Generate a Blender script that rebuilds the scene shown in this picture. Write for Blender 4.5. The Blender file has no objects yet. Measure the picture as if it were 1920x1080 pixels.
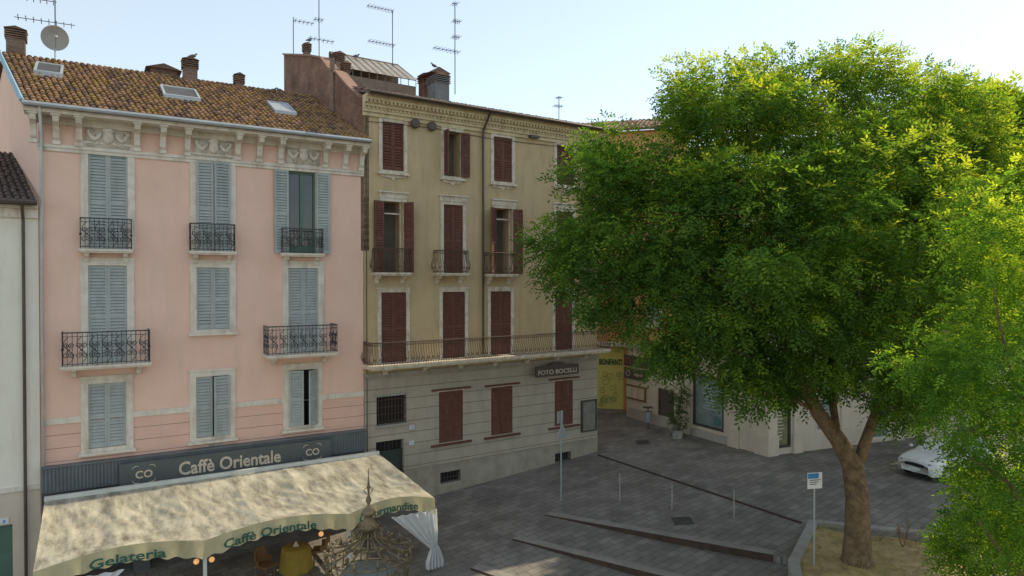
import bpy, math, random
import numpy as np
from math import sin, cos, pi, radians
R=random.Random(7); NP=np.random.RandomState(5)
C=bpy.context.scene.collection
H=8.85; FO=1280.; PT=math.atan(15/1280)
SA=radians(35.); EL=radians(38); SUN=np.array((cos(SA)*cos(EL),sin(SA)*cos(EL),sin(EL)))
def ray(px,py):
    cx=(px-960)/FO; cy=(540-py)/FO
    return (cx, cos(PT)+cy*sin(PT), -sin(PT)+cy*cos(PT))
def at(px,py,Y):
    r=ray(px,py); t=Y/r[1]; return (r[0]*t,Y,H+r[2]*t)
def onz(px,py,z):
    r=ray(px,py); t=(z-H)/r[2]; return (r[0]*t,r[1]*t,z)
class Fr:
    def __init__(s,x,y,ang): s.o=(x,y); s.a=ang; s.d=(cos(ang),sin(ang)); s.n=(-sin(ang),cos(ang))
    def w(s,p): return (s.o[0]+p[0]*s.d[0]+p[1]*s.n[0], s.o[1]+p[0]*s.d[1]+p[1]*s.n[1], p[2])
    def pix(s,px,py,y=0):
        r=ray(px,py); t=(y+s.o[0]*s.n[0]+s.o[1]*s.n[1])/(r[0]*s.n[0]+r[1]*s.n[1])
        return ((t*r[0]-s.o[0])*s.d[0]+(t*r[1]-s.o[1])*s.d[1], H+t*r[2])
W0=Fr(0,0,0)
def g(u):
    v=.0646*(u-16.87); lo,hi=-1.1,.65
    return max(lo,min(hi,v))
RIS=[22.63,20.24,17.77]
def hr(a): return .21*max(0,min(1,(a+12.6)/5.5))
def G(x,y,b=None):
    a=.85*x-.527*y
    if b is None: b=.527*x+.85*y
    z=g(.828*x+.561*y)
    for r in RIS:
        if b<r: z-=hr(a)
    return z
# ---------- objects
TF={}
def thing(name,label,cat,loc=(0,0,0),rot=0,group=None):
    o=bpy.data.objects.new(name,None); C.objects.link(o); o.location=loc; o.rotation_euler=(0,0,rot)
    o['label']=label; o['category']=cat
    if group: o['group']=group
    o.empty_display_size=.3
    TF[o.name]=(loc,rot); return o
def tag(o,label=None,cat=None,group=None,kind=None):
    if label: o['label']=label
    if cat: o['category']=cat
    if group: o['group']=group
    if kind: o['kind']=kind
    return o
class MB:
    def __init__(s,fr=W0): s.v=[];s.f=[];s.m=[];s.fr=fr;s.map=None;s.mi=0
    def add(s,vs,fs):
        n=len(s.v)
        s.v+=[s.map(p) for p in vs] if s.map else list(vs)
        s.f+=[tuple(i+n for i in f) for f in fs]; s.m+=[s.mi]*len(fs)
    def box(s,x0,x1,y0,y1,z0,z1):
        s.add([(x0,y0,z0),(x1,y0,z0),(x1,y1,z0),(x0,y1,z0),(x0,y0,z1),(x1,y0,z1),(x1,y1,z1),(x0,y1,z1)],
              [(0,3,2,1),(4,5,6,7),(0,1,5,4),(1,2,6,5),(2,3,7,6),(3,0,4,7)])
    def quad(s,*p): s.add(list(p),[tuple(range(len(p)))])
    def prism(s,poly,c0,c1,ax='x'):
        f={'x':lambda a,b,c:(c,a,b),'y':lambda a,b,c:(a,c,b),'z':lambda a,b,c:(a,b,c)}[ax]; n=len(poly)
        s.add([f(a,b,c0) for a,b in poly]+[f(a,b,c1) for a,b in poly],
              [tuple(range(n))[::-1],tuple(range(n,2*n))]+[(i,(i+1)%n,n+(i+1)%n,n+i) for i in range(n)])
    def tube(s,pts,r,n=5,cap=True):
        P=[np.array(p,float) for p in pts]; m=len(P); rs=r if isinstance(r,(list,tuple)) else [r]*m
        vs=[];fs=[]; prev=None
        for i in range(m):
            t=P[min(i+1,m-1)]-P[max(i-1,0)]; t/= (np.linalg.norm(t)+1e-9)
            if prev is None:
                u=np.cross(t,(0,0,1.)) if abs(t[2])<.9 else np.cross(t,(1.,0,0))
            else: u=prev-t*np.dot(prev,t)
            u/= (np.linalg.norm(u)+1e-9); prev=u; w=np.cross(t,u)
            for k in range(n):
                a=2*pi*k/n; q=P[i]+rs[i]*(cos(a)*u+sin(a)*w); vs.append(tuple(q))
        for i in range(m-1):
            for k in range(n):
                fs.append((i*n+k,i*n+(k+1)%n,(i+1)*n+(k+1)%n,(i+1)*n+k))
        if cap: fs+= [tuple(range(n))[::-1],tuple(range((m-1)*n,m*n))]
        s.add(vs,fs)
    def lathe(s,prof,cx=0,cy=0,n=16,mod=None):
        vs=[];fs=[];m=len(prof)
        for r,z in prof:
            for k in range(n):
                a=2*pi*k/n; rr=r*(mod(a) if mod else 1); vs.append((cx+rr*cos(a),cy+rr*sin(a),z))
        for i in range(m-1):
            for k in range(n): fs.append((i*n+k,i*n+(k+1)%n,(i+1)*n+(k+1)%n,(i+1)*n+k))
        fs+=[tuple(range(n))[::-1],tuple(range((m-1)*n,m*n))]
        s.add(vs,fs)
    def ball(s,c,r,n=10,sc=(1,1,1)):
        prof=[(max(.001,r*sin(pi*i/8)),-r*cos(pi*i/8)) for i in range(9)]
        old=s.map; s.map=(lambda p:(old or (lambda q:q))((c[0]+p[0]*sc[0],c[1]+p[1]*sc[1],c[2]+p[2]*sc[2])))
        s.lathe(prof,0,0,n); s.map=old
    def build(s,name,mat,parent=None,smooth=False,label=None):
        loc,rot=TF[parent.name] if parent else ((0,0,0),0)
        c,sn=cos(-rot),sin(-rot); out=[]
        for p in s.v:
            q=s.fr.w(p) if s.fr else p; x,y=q[0]-loc[0],q[1]-loc[1]
            out.append((x*c-y*sn,x*sn+y*c,q[2]-loc[2]))
        me=bpy.data.meshes.new(name); me.from_pydata(out,[],s.f); me.update()
        mats=mat if isinstance(mat,(list,tuple)) else [mat]
        for k in mats: me.materials.append(k)
        if len(mats)>1: me.polygons.foreach_set('material_index',s.m)
        if smooth: me.polygons.foreach_set('use_smooth',[True]*len(me.polygons))
        o=bpy.data.objects.new(name,me); C.objects.link(o)
        if parent: o.parent=parent
        TF[o.name]=(loc,rot)
        if label: o['label']=label
        return o
def solo(mb,name,mat,label,cat,group=None,smooth=False,kind=None):
    o=mb.build(name,mat,None,smooth)
    return tag(o,label,cat,group,kind)
def recenter(o,p):
    me=o.data
    for v in me.vertices: v.co.x-=p[0]; v.co.y-=p[1]; v.co.z-=p[2]
    o.location=p; return o
def one(fr,name,mat,B,*b):
    q=MB(fr); q.box(*b); return q.build(name,mat,B)
# ---------- materials
def M(name,c1,c2=None,scale=2.,rough=.85,bump=.15,bscale=30.,metal=0,grime=None,gamt=.5,lines=None,emit=None,gscale=(1.2,1.2,.25),glo=.5,trans=0):
    m=bpy.data.materials.new(name); m.use_nodes=True; nt=m.node_tree; N=nt.nodes; L=nt.links
    b=N['Principled BSDF']; b.inputs['Roughness'].default_value=rough; b.inputs['Metallic'].default_value=metal
    if rough>.6: b.inputs['Specular IOR Level'].default_value=.25
    tc=N.new('ShaderNodeTexCoord'); c2=c2 or tuple(x*.8 for x in c1)
    nz=N.new('ShaderNodeTexNoise'); nz.inputs['Scale'].default_value=scale; nz.inputs['Detail'].default_value=8; nz.inputs['Roughness'].default_value=.65
    L.new(tc.outputs['Object'],nz.inputs['Vector'])
    rp=N.new('ShaderNodeValToRGB'); rp.color_ramp.elements[0].position=.35; rp.color_ramp.elements[1].position=.65
    rp.color_ramp.elements[0].color=(*c2,1); rp.color_ramp.elements[1].color=(*c1,1)
    L.new(nz.outputs['Fac'],rp.inputs['Fac']); col=rp.outputs['Color']
    if grime:
        mp=N.new('ShaderNodeMapping'); mp.inputs['Scale'].default_value=gscale; L.new(tc.outputs['Object'],mp.inputs['Vector'])
        n2=N.new('ShaderNodeTexNoise'); n2.inputs['Scale'].default_value=2.2; n2.inputs['Detail'].default_value=7; n2.inputs['Roughness'].default_value=.7
        L.new(mp.outputs['Vector'],n2.inputs['Vector'])
        mr=N.new('ShaderNodeMapRange'); mr.inputs['From Min'].default_value=glo; mr.inputs['From Max'].default_value=glo+.25; mr.inputs['To Max'].default_value=gamt
        L.new(n2.outputs['Fac'],mr.inputs['Value'])
        mx=N.new('ShaderNodeMix'); mx.data_type='RGBA'; L.new(mr.outputs['Result'],mx.inputs[0]); L.new(col,mx.inputs[6]); mx.inputs[7].default_value=(*grime,1); col=mx.outputs[2]
    if lines:
        per,wd,off=lines
        sx=N.new('ShaderNodeSeparateXYZ'); L.new(tc.outputs['Object'],sx.inputs[0])
        a=N.new('ShaderNodeMath'); a.operation='ADD'; a.inputs[1].default_value=off; L.new(sx.outputs['Z'],a.inputs[0])
        mo=N.new('ShaderNodeMath'); mo.operation='FLOORED_MODULO'; mo.inputs[1].default_value=per; L.new(a.outputs[0],mo.inputs[0])
        lt=N.new('ShaderNodeMath'); lt.operation='LESS_THAN'; lt.inputs[1].default_value=wd; L.new(mo.outputs[0],lt.inputs[0])
        mx=N.new('ShaderNodeMix'); mx.data_type='RGBA'; L.new(lt.outputs[0],mx.inputs[0]); L.new(col,mx.inputs[6]); mx.inputs[7].default_value=(*[x*.42 for x in c1],1); col=mx.outputs[2]
    L.new(col,b.inputs['Base Color'])
    if bump:
        n3=N.new('ShaderNodeTexNoise'); n3.inputs['Scale'].default_value=bscale; n3.inputs['Detail'].default_value=5
        L.new(tc.outputs['Object'],n3.inputs['Vector'])
        bp=N.new('ShaderNodeBump'); bp.inputs['Strength'].default_value=bump; bp.inputs['Distance'].default_value=.02
        L.new(n3.outputs['Fac'],bp.inputs['Height']); L.new(bp.outputs['Normal'],b.inputs['Normal'])
    if emit: b.inputs['Emission Color'].default_value=(*c1,1); b.inputs['Emission Strength'].default_value=emit
    if trans:
        tr=N.new('ShaderNodeBsdfTranslucent'); L.new(col,tr.inputs[0]); ms=N.new('ShaderNodeMixShader'); ms.inputs[0].default_value=trans
        L.new(b.outputs[0],ms.inputs[1]); L.new(tr.outputs[0],ms.inputs[2]); L.new(ms.outputs[0],N['Material Output'].inputs[0])
    return m
def brick(name,c1,c2,mort,bw,rh,msz=.012,rough=.9,horiz=False,rot=0,var=.5,bump=.4):
    m=bpy.data.materials.new(name); m.use_nodes=True; nt=m.node_tree; N=nt.nodes; L=nt.links
    b=N['Principled BSDF']; b.inputs['Roughness'].default_value=rough; b.inputs['Specular IOR Level'].default_value=.3
    tc=N.new('ShaderNodeTexCoord')
    if horiz:
        mp=N.new('ShaderNodeMapping'); mp.inputs['Rotation'].default_value=(0,0,rot); L.new(tc.outputs['Object'],mp.inputs['Vector']); vec=mp.outputs['Vector']
    else:
        sx=N.new('ShaderNodeSeparateXYZ'); L.new(tc.outputs['Object'],sx.inputs[0]); ad=N.new('ShaderNodeMath'); L.new(sx.outputs['X'],ad.inputs[0]); L.new(sx.outputs['Y'],ad.inputs[1])
        cb=N.new('ShaderNodeCombineXYZ'); L.new(ad.outputs[0],cb.inputs[0]); L.new(sx.outputs['Z'],cb.inputs[1]); vec=cb.outputs[0]
    br=N.new('ShaderNodeTexBrick'); br.inputs['Scale'].default_value=1; br.inputs['Brick Width'].default_value=bw; br.inputs['Row Height'].default_value=rh; br.inputs['Mortar Size'].default_value=msz
    br.inputs['Color1'].default_value=(*c1,1); br.inputs['Color2'].default_value=(*c2,1); br.inputs['Mortar'].default_value=(*mort,1)
    L.new(vec,br.inputs['Vector'])
    nz=N.new('ShaderNodeTexNoise'); nz.inputs['Scale'].default_value=.7; nz.inputs['Detail'].default_value=9; nz.inputs['Roughness'].default_value=.7; L.new(tc.outputs['Object'],nz.inputs['Vector'])
    mr=N.new('ShaderNodeMapRange'); mr.inputs['From Min'].default_value=.3; mr.inputs['From Max'].default_value=.7; mr.inputs['To Min'].default_value=1-var; mr.inputs['To Max'].default_value=1+var*.6; L.new(nz.outputs['Fac'],mr.inputs['Value'])
    vm=N.new('ShaderNodeVectorMath'); vm.operation='SCALE'; L.new(br.outputs['Color'],vm.inputs[0]); L.new(mr.outputs['Result'],vm.inputs['Scale'])
    L.new(vm.outputs[0],b.inputs['Base Color'])
    bp=N.new('ShaderNodeBump'); bp.inputs['Strength'].default_value=bump; bp.inputs['Distance'].default_value=.01; bp.invert=True
    L.new(br.outputs['Fac'],bp.inputs['Height']); L.new(bp.outputs['Normal'],b.inputs['Normal'])
    return m
def leafmat(name,c,tr=.45):
    m=bpy.data.materials.new(name); m.use_nodes=True; nt=m.node_tree; N=nt.nodes; L=nt.links; N.clear()
    o=N.new('ShaderNodeOutputMaterial'); d=N.new('ShaderNodeBsdfDiffuse'); t=N.new('ShaderNodeBsdfTranslucent'); mx=N.new('ShaderNodeMixShader')
    tc=N.new('ShaderNodeTexCoord'); nz=N.new('ShaderNodeTexNoise'); nz.inputs['Scale'].default_value=.9; nz.inputs['Detail'].default_value=4; L.new(tc.outputs['Object'],nz.inputs['Vector'])
    rp=N.new('ShaderNodeValToRGB'); rp.color_ramp.elements[0].position=.38; rp.color_ramp.elements[1].position=.62
    rp.color_ramp.elements[0].color=(c[0]*.68,c[1]*.76,c[2]*.9,1); rp.color_ramp.elements[1].color=(c[0]*1.22,c[1]*1.15,c[2],1)
    L.new(nz.outputs['Fac'],rp.inputs['Fac']); L.new(rp.outputs[0],d.inputs[0])
    vm=N.new('ShaderNodeVectorMath'); vm.operation='MULTIPLY'; vm.inputs[1].default_value=(1.65,1.65,.6); L.new(rp.outputs[0],vm.inputs[0]); L.new(vm.outputs[0],t.inputs[0])
    mx.inputs[0].default_value=tr; L.new(d.outputs[0],mx.inputs[1]); L.new(t.outputs[0],mx.inputs[2]); L.new(mx.outputs[0],o.inputs[0])
    return m
pinkw=M('pink_stucco',(.80,.545,.44),(.75,.495,.395),scale=.9,grime=(.62,.48,.40),gamt=.5,bump=.2)
pinkd=M('rose_stucco',(.75,.48,.39),(.69,.435,.35),scale=1.5,grime=(.54,.41,.34),gamt=.4,lines=(.42,.02,.1))
stone=M('pale_stone',(.74,.68,.59),(.62,.55,.46),scale=3,grime=(.36,.28,.2),gamt=.75,bump=.3)
whitep=M('off_white_plaster',(.78,.74,.64),(.73,.68,.58),scale=.8,grime=(.5,.45,.37),gamt=.4)
olive=M('olive_stucco',(.55,.42,.25),(.485,.365,.215),scale=.8,grime=(.33,.245,.15),gamt=.6,bump=.25,glo=.48)
greyst=M('grey_stucco',(.46,.40,.325),(.395,.34,.275),scale=.9,grime=(.26,.22,.175),gamt=.55,lines=(.47,.028,.2))
greypl=M('grey_plinth',(.39,.345,.285),(.31,.27,.225),scale=1.2,grime=(.17,.15,.12),gamt=.65,gscale=(1.2,1.2,.6))
ocorn=M('yellow_cornice',(.66,.54,.35),(.54,.43,.27),scale=3,grime=(.25,.19,.11),gamt=.65)
worn=M('worn_white_surround',(.72,.65,.56),(.58,.49,.37),scale=6,grime=(.33,.24,.14),gamt=.85,bump=.35,gscale=(2,2,1),glo=.46)
bshut=M('blue_grey_shutter',(.42,.445,.43),(.35,.375,.365),scale=4,rough=.75,grime=(.25,.245,.22),gamt=.5)
mshut=M('maroon_shutter',(.165,.068,.048),(.115,.048,.034),scale=5,rough=.8,grime=(.24,.15,.11),gamt=.45)
iron=M('dark_iron',(.085,.085,.085),(.05,.047,.045),rough=.6,metal=.2,bump=.1)
rustiron=M('rusty_iron',(.12,.075,.055),(.08,.05,.04),rough=.75,bump=.2)
rust=M('rust_steel',(.085,.055,.042),(.05,.035,.03),scale=4,rough=.85)
zinc=M('zinc_metal',(.42,.45,.47),(.33,.36,.38),rough=.5,metal=.4,bump=.05)
bluez=M('blue_zinc',(.27,.42,.52),(.22,.34,.43),rough=.45,metal=.3,bump=.05)
whitemetal=M('white_metal',(.66,.66,.62),rough=.4,bump=0)
copper=M('brown_pipe',(.10,.075,.06),(.07,.05,.04),rough=.5,metal=.2,bump=.05)
glass=M('dark_glass',(.035,.045,.05),(.02,.025,.03),rough=.06,bump=0)
glass.node_tree.nodes['Principled BSDF'].inputs['Specular IOR Level'].default_value=.8
dark=M('dark_interior',(.03,.027,.024),rough=.9,bump=0)
inter=M('room_wall',(.16,.14,.11),rough=.9,bump=0)
greenp=M('green_paint',(.09,.17,.13),rough=.5,bump=0)
bricks=brick('old_brick',(.27,.125,.08),(.17,.085,.06),(.22,.17,.13),.28,.085,.01,var=.6)
cbrick=brick('chimney_brick',(.26,.16,.115),(.17,.115,.09),(.22,.19,.15),.26,.09)
pave=brick('stone_paving',(.19,.174,.156),(.26,.238,.215),(.105,.096,.086),.62,.31,.012,.75,True,radians(-38),.42,.3)
edge=M('step_stone',(.31,.285,.255),(.23,.21,.19),scale=3)
tile=[M('tile_a',(.33,.19,.10),(.21,.125,.07),scale=6,grime=(.36,.22,.05),gamt=.6,gscale=(1,1,1),glo=.48),M('tile_b',(.18,.11,.075),(.12,.08,.055),scale=6),M('tile_c',(.38,.22,.135),(.27,.16,.1),scale=6),M('tile_moss',(.35,.22,.06),(.2,.13,.05),scale=5)]
tilesR=[M('rtile_a',(.34,.20,.15),(.22,.14,.11),scale=6),M('rtile_b',(.2,.13,.1),(.13,.09,.075),scale=6),M('rtile_c',(.44,.29,.22),(.33,.21,.17),scale=6),M('rtile_d',(.27,.18,.13),(.2,.14,.11),scale=5)]
tilesD=[M('dtile_a',(.12,.09,.08),(.08,.06,.05)),M('dtile_b',(.09,.07,.06)),M('dtile_c',(.15,.1,.085)),M('dtile_d',(.1,.08,.06))]
signgrey=M('sign_grey',(.10,.108,.11),(.08,.088,.09),rough=.5,bump=.03)
bandgrey=M('band_grey',(.14,.155,.165),(.11,.12,.13),rough=.5,bump=.05)
cream=M('cream_letter',(.66,.55,.42),rough=.6,bump=0)
fabric=M('awning_fabric',(.60,.56,.45),(.42,.39,.31),scale=1.1,rough=.9,grime=(.14,.125,.10),gamt=.9,gscale=(1.5,.35,1),glo=.43,bump=.5,bscale=4,trans=.2)
valf=M('valance_fabric',(.70,.62,.38),(.6,.52,.31),scale=2,rough=.9,grime=(.3,.26,.16),gamt=.5,bump=.2,bscale=8,trans=.35)
curt=M('white_curtain',(.8,.8,.8),(.72,.72,.74),rough=.9,bump=.1,trans=.25)
gletter=M('green_letter',(.035,.13,.10),rough=.7,bump=0)
brownsign=M('brown_sign',(.07,.048,.04),rough=.5,bump=0)
pinkletter=M('pale_pink_letter',(.56,.45,.38),rough=.6,bump=0)
bronze=M('bronze_metal',(.26,.20,.11),(.13,.10,.06),scale=7,rough=.55,metal=.3,bump=.2)
bark=M('bark',(.23,.155,.09),(.10,.07,.045),scale=5,rough=.95,bump=1.,bscale=14)
earth=M('dry_earth',(.54,.40,.20),(.32,.22,.105),scale=2.5,rough=.95,bump=.8,bscale=20,grime=(.15,.16,.045),gamt=.6,gscale=(1,1,1))
conc=M('concrete',(.38,.36,.33),(.30,.28,.25),scale=2)
dgrey=M('dark_grey_metal',(.2,.205,.21),(.14,.145,.15),scale=2)
beige=M('beige_wall',(.64,.55,.44),(.57,.485,.39),scale=.8,grime=(.40,.34,.28),gamt=.4)
beiged=M('beige_band',(.45,.40,.34),(.38,.34,.29),scale=.8,grime=(.27,.24,.2),gamt=.4)
orange=M('orange_wall',(.66,.39,.18),(.57,.33,.15),scale=.8,grime=(.4,.25,.13),gamt=.4)
cream2=M('cream_wall',(.70,.62,.50),(.62,.54,.43),scale=.8)
lampm=M('lit_lamp',(1,.5,.18),rough=.5,bump=0,emit=.5)
ycloth=M('yellow_cloth',(.36,.25,.05),(.28,.19,.04),rough=.9)
wick=M('wicker',(.26,.14,.06),(.16,.085,.04),scale=20,rough=.8,bump=.6,bscale=60)
pot=M('stone_pot',(.45,.43,.40))
carw=M('white_car_paint',(.78,.79,.80),rough=.2,bump=0)
rubber=M('rubber',(.02,.02,.02),rough=.8,bump=0)
blue=M('sign_blue',(.02,.22,.55),rough=.4,bump=0)
white=M('sign_white',(.76,.77,.78),rough=.4,bump=0)
red=M('red_mark',(.5,.05,.03),rough=.5,bump=0)
mural=M('yellow_mural',(.8,.78,.24),(.74,.72,.28),scale=4)
blindm=M('shop_blind',(.26,.31,.30),(.18,.22,.21),scale=1.5,rough=.25,bump=0)
# ---------- helpers
def text(body,size,fr,x,z,y,mat,parent,bold=.0,ext=.008,fn=None,name='lettering',wid=None):
    cu=bpy.data.curves.new('t','FONT'); cu.body=body; cu.size=size; cu.extrude=ext; cu.offset=bold; cu.align_x='CENTER'; cu.resolution_u=3
    ob=bpy.data.objects.new('t',cu); C.objects.link(ob); bpy.context.view_layer.update()
    me=bpy.data.meshes.new_from_object(ob.evaluated_get(bpy.context.evaluated_depsgraph_get()))
    vs=[tuple(v.co) for v in me.vertices]; fs=[tuple(p.vertices) for p in me.polygons]
    bpy.data.objects.remove(ob); bpy.data.meshes.remove(me)
    if wid:
        xs=[v[0] for v in vs]; k=wid/(max(xs)-min(xs)); vs=[(v[0]*k,v[1],v[2]) for v in vs]
    mb=MB(fr); mb.add([((x+v[0]),y-v[2],z+v[1]+(fn(v[0]) if fn else 0)) for v in vs],fs)
    return mb.build(name,mat,parent)
def wall(mb,x0,x1,z0,z1,holes,y=0,dep=.25):
    xs=sorted({x0,x1}|{max(x0,min(x1,v)) for h in holes for v in h[:2]}); zs=sorted({z0,z1}|{max(z0,min(z1,v)) for h in holes for v in h[2:4]})
    for i in range(len(xs)-1):
        for j in range(len(zs)-1):
            cx=(xs[i]+xs[i+1])/2; cz=(zs[j]+zs[j+1])/2
            if any(h[0]<cx<h[1] and h[2]<cz<h[3] for h in holes): continue
            mb.quad((xs[i],y,zs[j]),(xs[i+1],y,zs[j]),(xs[i+1],y,zs[j+1]),(xs[i],y,zs[j+1]))
    for h in holes:
        d=h[4] if len(h)>4 else dep; a,b,c,e=h[:4]
        mb.quad((a,y,c),(a,y+d,c),(a,y+d,e),(a,y,e)); mb.quad((b,y,c),(b,y,e),(b,y+d,e),(b,y+d,c))
        mb.quad((a,y,e),(b,y,e),(b,y+d,e),(a,y+d,e)); mb.quad((a,y,c),(a,y+d,c),(b,y+d,c),(b,y,c))
        mb.mi=1; mb.quad((a,y+d,c),(b,y+d,c),(b,y+d,e),(a,y+d,e)); mb.mi=0
def shutter(fr,parent,xh,side,w,z0,z1,ang,yh,mat):
    a=radians(ang); dx,dy=side*cos(a),-sin(a); nx,ny=side*sin(a),cos(a)
    mb=MB(fr); mb.map=lambda p:(xh+p[0]*dx+p[1]*nx,yh+p[0]*dy+p[1]*ny,p[2])
    t=.027; st=.07; h=z1-z0; fl=-1 if ang>90 else 1
    mb.box(0,st,-t,t,z0,z1); mb.box(w-st,w,-t,t,z0,z1)
    rails=[z0,z0+h*.45,z1-.09] if h>1.6 else [z0,z1-.09]
    for r in rails: mb.box(st,w-st,-t*.9,t*.9,r,r+.09)
    for i in range(len(rails)-1):
        lo=rails[i]+.09; hi=rails[i+1]; n=max(2,int((hi-lo)/.098)); p=(hi-lo)/n
        for k in range(n):
            zc=lo+p*(k+.5)+R.uniform(-.004,.004)
            mb.prism([(-.028*fl,zc-.05),(-.02*fl,zc-.056),(.024*fl,zc+.040),(.016*fl,zc+.046)],st,w-st,'x')
    return mb.build('shutter',mat,parent)
def window(B,fr,r,sur,ssm,shm,angs=(0,0),door=False,openw=None,framem=None,sill=True,yin=.03):
    s0,s1,z0,z1=r; mb=MB(fr); y0=-.045
    if sur:
        zb=z0 if door else z0-sur*.6
        mb.box(s0-sur,s0+.01,y0,.03,zb,z1); mb.box(s1-.01,s1+sur,y0,.03,zb,z1); mb.box(s0-sur,s1+sur,y0,.03,z1,z1+sur*.95)
        mb.box(s0-sur-.03,s1+sur+.03,y0-.03,.02,z1+sur*.95,z1+sur*.95+.06)
        if not door: mb.box(s0+.01,s1-.01,y0,.03,zb,z0)
    else: mb.box(s0-.05,s1+.05,-.02,.02,z1,z1+.05)
    W=mb.build('window',ssm,B)
    if sill and not door:
        zz=z0-(sur*.6 if sur else 0); one(fr,'sill',ssm,W,s0-sur-.06,s1+sur+.06,-.15,.02,zz-.09,zz)
    w=(s1-s0)/2-.004
    if angs is not None:
        for sd,an,xh in ((1,angs[0],s0+.002),(-1,angs[1],s1-.002)):
            yh=yin if an==0 else -.085
            shutter(fr,W,xh,sd,w,z0+.01,z1-.01,an,yh,shm)
    if openw=='glass':
        q=MB(fr); q.quad((s0,.17,z0),(s1,.17,z0),(s1,.17,z1),(s0,.17,z1)); q.build('pane',glass,W)
        q=MB(fr); m=(s0+s1)/2
        for a,b in ((s0,s0+.07),(m-.05,m+.05),(s1-.07,s1)): q.box(a,b,.11,.16,z0,z1)
        q.box(s0+.07,m-.05,.115,.155,z1-.08,z1); q.box(m+.05,s1-.07,.115,.155,z1-.08,z1)
        q.box(s0+.07,m-.05,.115,.155,z0,z0+.3); q.box(m+.05,s1-.07,.115,.155,z0,z0+.3)
        q.build('window_frame',framem or whitemetal,W)
    return W
def spiral(mb,cx,cz,r,mp,turns=1.4,dirn=1,ph=0,th=.011):
    pts=[]; n=int(turns*10)
    for i in range(n+1):
        f=i/n; a=ph+dirn*f*turns*2*pi; rr=r*(1-.72*f); pts.append(mp(cx+rr*cos(a),cz+rr*sin(a)))
    mb.tube(pts,th,4,False)
def railing(fr,parent,x0,x1,dep,z0,z1,style,mat):
    mb=MB(fr); sides=[(x1-x0,lambda u,z,o=0:(x0+u,-dep-o,z)),(dep-.03,lambda u,z,o=0:(x1+o,-dep+u,z)),(dep-.03,lambda u,z,o=0:(x0-o,-dep+u,z))]
    h=z1-z0
    for L,mp in sides:
        for zz,r in ((z1,.02),(z0+.06,.012),(z1-.12,.009)): mb.tube([mp(0,zz),mp(L,zz)],r,4)
        n=max(1,round(L/(.13 if style!='belly' else .115)))
        for i in range(n+1):
            u=L*i/n
            if style=='belly': mb.tube([mp(u,z0+h*f,o) for f,o in ((0,0),(.08,.0),(.2,.09),(.35,.11),(.5,.06),(.62,.01),(1,0))],.0105,4,False)
            else: mb.tube([mp(u,z0),mp(u,z1)],.0085,4,False)
        if style=='scroll':
            k=max(1,round(L/.34)); c=L/k
            for i in range(k):
                cx=c*(i+.5)
                for sg in (-1,1):
                    spiral(mb,cx+sg*.08,z0+h*.33,.095,mp,1.5,sg,pi/2,.011); spiral(mb,cx+sg*.08,z0+h*.62,.085,mp,1.5,-sg,-pi/2,.011)
                pts=[mp(cx+.13*sin(2*pi*f),z0+.08+(h-.2)*f) for f in [j/10 for j in range(11)]]; mb.tube(pts,.010,4,False)
                mb.ball(mp(cx,z0+h*.48),.04,6)
        else:
            k=n
            for i in range(k): spiral(mb,L*(i+.5)/k,z1-.075,.035,mp,1,1,0,.008)
            for i in range(0,k,2): spiral(mb,L*(i+.5)/k,z0+.22,.05,lambda a,b:mp(a,b,.09),1.2,1,0,.009)
    return mb.build('railing',mat,parent)
def balcony(B,fr,x0,x1,dep,z,h,style,slabm,railm,nb=2,th=.12):
    mb=MB(fr); mb.box(x0-.05,x1+.05,-dep-.07,.0,z-th*.55,z); mb.box(x0-.02,x1+.02,-dep-.03,.0,z-th,z-th*.55)
    b=mb.build('balcony',slabm,B)
    for i in range(nb):
        f=(i+.5)/nb if nb>2 else (.12,.88)[i]; xc=x0+(x1-x0)*f; q=MB(fr)
        d=dep*.75; zt=z-th
        q.prism([(0,zt),(-d,zt),(-d,zt-.07),(-d*.8,zt-.13),(-d*.4,zt-.15),(-d*.25,zt-.3),(0,zt-.34)],xc-.07,xc+.07); q.build('bracket',slabm,b)
    railing(fr,b,x0,x1,dep,z+.01,z+h,style,railm); return b
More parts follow.
